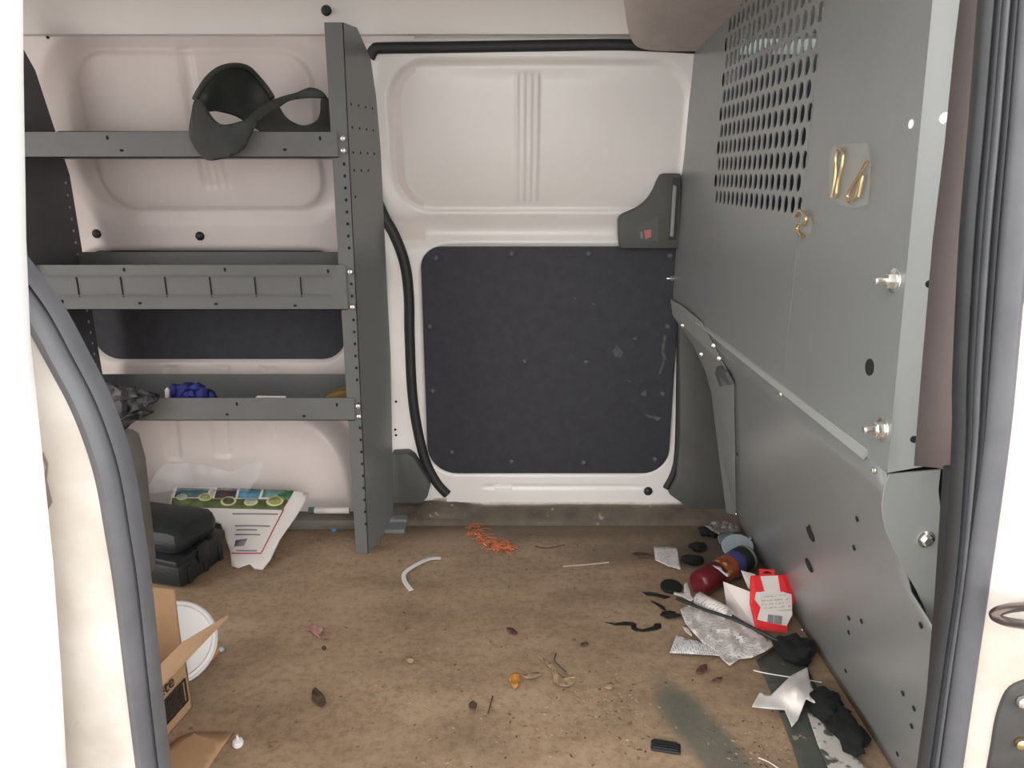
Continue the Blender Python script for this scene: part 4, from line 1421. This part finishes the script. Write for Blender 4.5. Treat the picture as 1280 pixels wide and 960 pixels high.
# maroon bottle
b0, b1 = on_z(874, 729, 0.036), on_z(934, 696, 0.042)
ax = (b1 - b0)
BLn = ax.length
Mb = frame_to(b0, ax)
bt = thing('plastic_bottle', 'maroon plastic bottle with black cap lying on the litter', 'bottle', Vector((b0.x, b0.y, 0.0)))
R_ = 0.032
lathe('body', [(R_ * 0.75, -0.006), (R_ * 0.95, 0.0), (R_, 0.008), (R_, BLn * 0.34), (R_ * 0.96, BLn * 0.36), (R_ * 0.96, BLn * 0.62), (R_, BLn * 0.64), (R_ * 0.97, BLn * 0.72)], Mb, MAROON, bt, 28)
lathe('label', [(R_ * 0.975, BLn * 0.37), (R_ * 0.975, BLn * 0.615)], Mb, mat('bottle_label', (0.40, 0.13, 0.045), 0.35, col2=(0.15, 0.015, 0.02), scale=38, spots=((0.6, 0.4, 0.12), 50, 0.6)), bt, 28)
lathe('blue_band', [(R_ * 1.0, BLn * 0.63), (R_ * 1.02, BLn * 0.65), (R_ * 1.02, BLn * 0.76), (R_ * 0.95, BLn * 0.77)], Mb, mat('blue_label', (0.05, 0.055, 0.20), 0.35, spots=((0.5, 0.3, 0.3), 45, 0.64)), bt, 28)
lathe('cap', [(R_ * 0.98, BLn * 0.775), (R_ * 1.05, BLn * 0.79), (R_ * 1.05, BLn * 0.97), (R_ * 0.95, BLn), (R_ * 0.5, BLn + 0.001)], Mb, BLACK, bt, 28)
lathe('cap_ring', [(R_ * 1.065, BLn * 0.93), (R_ * 1.065, BLn * 0.965)], Mb, mat('pale_ring', (0.28, 0.28, 0.25), 0.4), bt, 28)
flat('torn_label', None, None, q2([(590, 462), (640, 470), (670, 510), (700, 510), (690, 540), (665, 520), (630, 490)]), PAPER, 0.074, 0, step=3, parent=bt)
# red and white carton
p1, p2 = on_z(946, 801, 0.012), on_z(992, 797, 0.012)
cdir = (p2 - p1).normalized()
cn = (Vector((0, -1, 0.62)) - cdir * Vector((0, -1, 0.62)).dot(cdir)).normalized()
ct = thing('retail_carton', 'torn red and white retail carton leaning on the partition foot', 'carton', (p1 + p2) / 2)
crt = lambda e: (lambda a, b_: on_plane(a, b_, p1, cn) + cn * e)
WCARD = mat('white_card', (0.66, 0.60, 0.57), 0.6, var=0.06, scale=20)
back_ = [on_plane(a, b_, p1, cn) - cn * 0.011 for a, b_ in q2([(855, 530), (1105, 522), (1140, 690), (1085, 912), (890, 890), (850, 720)])]
poly_prism('carton_back', back_, tuple(cn * 0.0095), REDBOX, ct, 0.0015)
def cpiece(name, pts, m, e):
    return poly_prism(name, [on_plane(a, b_, p1, cn) + cn * e for a, b_ in q2(pts)], tuple(cn * 0.0015), m, ct)
cpiece('front_card', [(905, 535), (1025, 530), (1060, 640), (1115, 655), (1120, 790), (1080, 870), (885, 825), (905, 740), (870, 690), (880, 640), (920, 640)], WCARD, 0.0)
cpiece('red_border', [(880, 830), (1082, 866), (1085, 912), (890, 885)], REDBOX, 0.0022)
cpiece('red_corner', [(862, 690), (905, 742), (880, 835), (850, 735)], REDBOX, 0.0022)
cpiece('red_stripe', [(862, 538), (902, 530), (930, 636), (880, 636)], REDBOX, 0.0024)
cpiece('red_stripe', [(1022, 532), (1050, 530), (1085, 630), (1040, 640)], REDBOX, 0.0024)
cpiece('text_panel', [(905, 660), (1085, 650), (1115, 770), (960, 760), (915, 740)], print_mat('faint_print', (0.62, 0.57, 0.52), (0.4, 0.37, 0.34), 190, 'Z', 0.7), 0.0020)
tabp = poly_prism('hang_tab', crt(0.0) and [on_plane(a, b_, p1, cn) for a, b_ in q2([(902, 485), (1003, 492), (1006, 534), (905, 530)])], tuple(-cn * 0.002), REDBOX, ct)
poly_prism('tab_slot', [on_plane(a, b_, p1, cn) + cn * 0.0006 for a, b_ in q2([(925, 510), (950, 500), (982, 512), (980, 518), (926, 517)])], tuple(cn * 0.0008), BLACKM, ct)
for k, (a, w_) in enumerate(((957, 8), (968, 5), (976, 9), (989, 4), (1000, 8), (1012, 5), (1020, 10), (1034, 4), (1042, 8))):
    cpiece('barcode_bar', [(a, 790 + k * 1.3), (a + w_, 791 + k * 1.3), (a + w_ - 6, 845 + k * 1.3), (a - 6, 843 + k * 1.3)], GREYT, 0.0026)
# opened white side flap of the carton
wf = [on_z(904, 727, 0.095), on_z(941, 741, 0.085), on_z(945, 786, 0.006), on_z(909, 764, 0.012)]
poly_prism('side_flap', wf, (0.001, 0.002, -0.001), WCARD, ct)
wf2 = [on_z(926, 713, 0.095), on_z(944, 718, 0.095), on_z(947, 740, 0.08), on_z(935, 735, 0.075)]
poly_prism('top_flap', wf2, (0.001, 0.002, -0.001), WCARD, ct)

# folded white sheet, star shaped
DP = q3([(640, 552), (690, 455), (762, 480), (900, 345), (1010, 288), (1022, 370), (1088, 542), (1000, 500), (945, 640), (905, 686), (872, 605), (858, 572), (760, 566)])
flat('folded_paper', 'folded white sheet with pointed corners beside the black rags', 'paper', DP, PAPER, 0.012, 0.022, 0.045, 11, 4, lift=lambda a, b_: 0.03 * math.exp(-((a - 998) / 16) ** 2 - ((b_ - 862) / 14) ** 2))
flat('newspaper_strip', 'speckled newspaper strip on the mat at the bottom edge', 'paper', [(1009, 891), (1019, 893), (1036, 908), (1050, 922), (1066, 942), (1085, 962), (1090, 1000), (1050, 1000), (1036, 962), (1022, 930)], mat('newsprint', (0.50, 0.48, 0.44), 0.8, spots=((0.08, 0.075, 0.07), 38, 0.57)), 0.009, 0.004, 0.05, 3, 6)
for k, (lab, px, py, rx, ry, rz) in enumerate((('crumpled black rag right of the receipts', 993, 818, 0.040, 0.035, 0.022), ('black rag against the partition below the folded paper', 1032, 888, 0.032, 0.040, 0.018), ('black rag beside the newspaper strip at the bottom', 1058, 920, 0.028, 0.045, 0.016),
        ('black rag scrap right of the small white card', 866, 703, 0.026, 0.02, 0.010), ('small black scrap above the maroon bottle', 872, 686, 0.022, 0.018, 0.009), ('black scrap beside the clear plastic at the far corner', 887, 668, 0.028, 0.022, 0.012), ('flattened black scrap at the oily stain', 838, 771, 0.02, 0.012, 0.005))):
    p = on_z(px, py, rz * 0.6)
    o = lump('rag_scrap', (p.x, p.y, rz * 0.98 + 0.004), rx, ry, rz, RAGM, None, 5 + k * 3, 0.55)
    tag(o, lab, 'rag', 'black rags along the partition foot')
# clear film and pale discs in the far corner
o = flat('clear_film', 'crumpled clear plastic film in the far right corner', 'film', [(881, 658), (888, 652), (895, 650), (908, 652), (922, 658), (922, 664), (908, 666), (897, 668)], CLEARD, 0.012, 0.05, 0.16, 4, 2.5, 0.0006)
d1 = lathe('plastic_disc', [(0.024, 0), (0.025, 0.008), (0.022, 0.011), (0.004, 0.009)], frame_to(on_z(909, 675, 0.02), (-0.2, -0.4, 0.8)), mat('grey_lid_plastic', (0.15, 0.165, 0.165), 0.4), None, 22)
tag(d1, 'grey plastic disc behind the pale blue disc', 'disc')
d2_ = lathe('plastic_disc', [(0.040, 0), (0.041, 0.004), (0.038, 0.007), (0.006, 0.006)], frame_to(on_z(922, 684, 0.045), (-0.15, -0.35, 0.9)), mat('pale_blue_lid', (0.30, 0.35, 0.39), 0.35), None, 26)
tag(d2_, 'pale blue-grey plastic disc behind the bottle cap', 'disc')
# black ridged clip
kp = on_z(832, 936)
kl = thing('plastic_clip', 'black ridged plastic clip alone on the floor at the bottom', 'clip', kp)
ka, kb = on_z(815, 931), on_z(853, 937)
kd = (kb - ka).normalized()
ks = Vector((-kd.y, kd.x, 0))
def kpiece(name, a0, a1, b0, b1, z0, z1, bev):
    bm = bmesh.new()
    bm_box(bm, (a0, b0, z0), (a1, b1, z1), bev)
    for v in bm.verts:
        p = v.co.copy()
        v.co = Vector((kp.x, kp.y, 0)) + kd * p.x + ks * p.y + UP * p.z
    return from_bm(name, bm, BLACK, kl, angle=40)
kpiece('clip_base', -0.026, 0.026, -0.012, 0.012, 0.0005, 0.007, 0.003)
for k in range(4):
    kpiece('ridge', -0.022, 0.020, -0.009 + k * 0.0055, -0.006 + k * 0.0055, 0.006, 0.0095, 0.001)

# ---- litter on the open floor
def tube_thing(name, label, cat, pts, r, m, z=None, sec=None):
    o = sweep(name, catmull([on_z(a, b_, zz) for a, b_, zz in pts], 6), sec or circ(r, 8), m, ref=Vector((0, 0, 1)))
    return tag(o, label, cat)
tube_thing('cable_tie', 'curved white plastic strip on the floor near the shelf foot', 'strip', [(551, 698, 0.004), (540, 698, 0.006), (528, 702, 0.008), (512, 711, 0.006), (505, 718, 0.004), (506, 727, 0.004), (514, 738, 0.004)], 0.003, PLWHITE, sec=[(-0.0055, -0.001), (0.0055, -0.001), (0.0055, 0.001), (-0.0055, 0.001)])
tube_thing('straw_stick', 'thin pale stick on the floor in front of the far door', 'stick', [(704, 708, 0.003), (730, 706, 0.003), (761, 703, 0.003)], 0.0018, mat('pale_stick', (0.5, 0.42, 0.33), 0.7))
tube_thing('straw_stick', 'thin pale stick at the bottom edge near the newspaper strip', 'stick', [(948, 947, 0.003), (962, 953, 0.004), (978, 964, 0.003)], 0.0014, mat('pale_stick_b', (0.55, 0.5, 0.45), 0.7))
tube_thing('white_wire', 'thin white wire lying over the grey mat strip', 'wire', [(942, 838, 0.008), (960, 842, 0.01), (985, 846, 0.01), (1010, 850, 0.012), (1027, 853, 0.012)], 0.0013, PLWHITE)
tube_thing('twig', 'dark bent twig beside the curled tan leaf', 'twig', [(695, 817, 0.004), (693, 825, 0.008), (700, 833, 0.008), (708, 840, 0.004)], 0.0012, LEAF_B)
tube_thing('twig', 'short brown twig on the floor below the orange leaf', 'twig', [(616, 870, 0.003), (613, 880, 0.003), (610, 892, 0.003)], 0.0014, LEAF_B)
tube_thing('twig', 'thin dark twig on the floor below the far door sill', 'twig', [(668, 683, 0.003), (685, 685, 0.003), (706, 681, 0.003)], 0.0014, LEAF_B)


def leaf(label, pts, m, seed, z=0.003, amp=0.010, smooth_pts=2):
    flat('fallen_leaf', label, 'leaf', pts, m, z, amp, 0.15, seed, 2.5, 0.0008, group='fallen leaves on the floor', smooth_pts=smooth_pts)
leaf('bright orange leaf on the middle of the floor', [(636, 848), (641, 842), (648, 841), (651, 848), (648, 856), (643, 861), (639, 854)], LEAF_O, 1)
leaf('pink star-shaped leaf left of the floor centre', [(378, 787), (386, 784), (390, 779), (396, 783), (406, 785), (401, 790), (399, 797), (393, 793), (388, 788)], LEAF_P, 2, smooth_pts=0)
leaf('dark brown curled leaf near the cardboard box', [(390, 866), (393, 859), (398, 862), (405, 869), (407, 878), (403, 883), (396, 880), (391, 875)], LEAF_B, 3)
leaf('red-brown leaf above the orange leaf', [(633, 785), (640, 785), (647, 791), (644, 794), (637, 792)], LEAF_R, 4)
leaf('red-brown leaf below the long receipt slip', [(869, 841), (874, 833), (883, 830), (884, 837), (878, 841)], LEAF_R, 5)
leaf('curled tan leaf with twig beside the orange leaf', [(672, 820), (678, 822), (690, 830), (697, 840), (704, 846), (720, 846), (716, 855), (706, 858), (693, 854), (692, 845), (689, 836), (680, 828)], LEAF_T, 6, amp=0.016)
leaf('pale tan leaf stalk right of the orange leaf', [(652, 844), (662, 842), (672, 840), (676, 843), (668, 847), (660, 848)], LEAF_T, 7)
leaf('pale tan leaf left of the floor centre', [(506, 824), (513, 821), (518, 825), (513, 829)], LEAF_T, 8)
leaf('pale tan leaf right of the curled leaf', [(754, 857), (764, 853), (768, 858), (761, 862)], LEAF_T, 9)
leaf('dark oval leaf below left of the orange leaf', [(586, 880), (591, 876), (596, 880), (594, 887), (588, 886)], LEAF_B, 10)
leaf('small brown leaf right of the red-brown leaf', [(725, 805), (733, 802), (736, 806), (728, 808)], LEAF_B, 11)
leaf('brown leaf beside the grey mat strip', [(888, 852), (896, 847), (903, 847), (899, 852)], LEAF_R, 12)
leaf('small tan leaf just right of the white bulb', [(336, 932), (343, 926), (350, 928), (345, 934), (338, 937)], LEAF_T, 13)
leaf('small dark leaf under the far door sill', [(790, 692), (800, 690), (816, 694), (803, 697)], LEAF_B, 14)
leaf('small dark brown leaf beside pink leaf', [(402, 809), (406, 807), (408, 811), (404, 813)], LEAF_B, 15)
# white bulb
wk = thing('garlic_bulb', 'small white bulb with a stem on the floor lower left', 'bulb', on_z(298, 932))
p = on_z(298, 933)
lathe('bulb', [(0.003, 0.0), (0.0085, 0.002), (0.0105, 0.007), (0.009, 0.012), (0.004, 0.015)], Matrix.Translation(p + UP * 0.0005), PLWHITE, wk, 14)
lathe('stem', [(0.003, 0.014), (0.0018, 0.02), (0.0026, 0.024)], Matrix.Translation(p), PLWHITE, wk, 8)
# copper wire tangle
bm = bmesh.new()
rw = random.Random(5)
for k in range(120):
    t = rw.random()
    px = 582 + 52 * t + rw.uniform(-6, 6)
    py = 660 + 24 * min(1, t * 1.6) + rw.uniform(-7, 6)
    p = on_z(px, py, 0.002 + rw.random() * 0.008)
    a = rw.gauss(-0.3, 0.6)
    l = rw.uniform(0.012, 0.04)
    d = Vector((math.cos(a), math.sin(a), 0)) * l
    mid = p + d * 0.5 + Vector((rw.uniform(-.006, .006), rw.uniform(-.006, .006), rw.uniform(0, 0.006)))
    sweep('', [p, mid, p + d], circ(0.0010, 4), None, bm=bm, ref=UP)
o = from_bm('copper_wire_tangle', bm, COPPER)
tag(o, 'tangle of bright copper wire clippings near the far sill', 'wire clippings')
o['kind'] = 'stuff'
# crumbs and wood chips
def chips(name, label, m, n, seed, zones, smax):
    r = random.Random(seed)
    verts, faces = [], []
    for k in range(n):
        cx, cy_, sx, sy = r.choice(zones)
        px, py = r.gauss(cx, sx), r.gauss(cy_, sy)
        if not (210 < px < 1010 and 668 < py < 985):
            continue
        p = on_z(px, py)
        if p.x > 0.6 or p.x < -0.75:
            continue
        s = r.uniform(0.25, 1) ** 2 * smax
        a = r.random() * PI
        ca_, sa = math.cos(a), math.sin(a)
        l, w_ = s * r.uniform(0.8, 2.2), s * 0.7
        base = len(verts)
        for (u, v) in ((-l, -w_), (l, -w_ * 0.6), (l * 0.8, w_), (-l * 0.7, w_ * 0.8)):
            verts.append((p.x + u * ca_ - v * sa, p.y + u * sa + v * ca_, 0.0003))
        verts.append((p.x, p.y, 0.0003 + s * 0.6))
        for i in range(4):
            faces.append((base + i, base + (i + 1) % 4, base + 4))
    me = bpy.data.meshes.new(name)
    me.from_pydata(verts, [], faces)
    o = link(name, me, m)
    tag(o, label, 'debris')
    o['kind'] = 'stuff'
zones = [(720, 900, 60, 30), (560, 840, 70, 40), (760, 880, 40, 25), (950, 930, 30, 20), (600, 920, 160, 40), (640, 800, 200, 70), (700, 680, 90, 12)]
chips('wood_crumbs', 'pale crumbs and grit scattered over the floor', CHIP_T, 900, 2, zones, 0.0024)
chips('dirt_crumbs', 'dark dirt crumbs scattered over the floor', CHIP_D, 420, 9, zones, 0.0026)
# tarry smears on the floor
TAR = mat('black_tar', (0.012, 0.010, 0.008), 0.5, var=0.4, scale=60)
flat('tar_smear', 'cracked black tar smear on the floor left of the receipts', 'smear', q2([(-130, 840), (-60, 848), (0, 838), (60, 842), (82, 855), (80, 880), (120, 890), (190, 872), (205, 850), (245, 848), (250, 880), (215, 895), (130, 905), (75, 900), (50, 885), (45, 862), (0, 862), (-60, 862)]), TAR, 0.0012, 0.001, step=4, thick=0.0012)
flat('tar_smear', 'short black tar smear just below the flat black cap', 'smear', q2([(120, 640), (180, 640), (240, 655), (310, 672), (270, 685), (200, 668), (150, 662)]), TAR, 0.0012, 0.001, step=4, thick=0.0012)
flat('tar_smear', 'thin dark smear between black cap and receipts', 'smear', q2([(175, 700), (215, 708), (270, 740), (285, 770), (262, 760), (220, 728)]), TAR, 0.0012, 0.001, step=4, thick=0.0012)
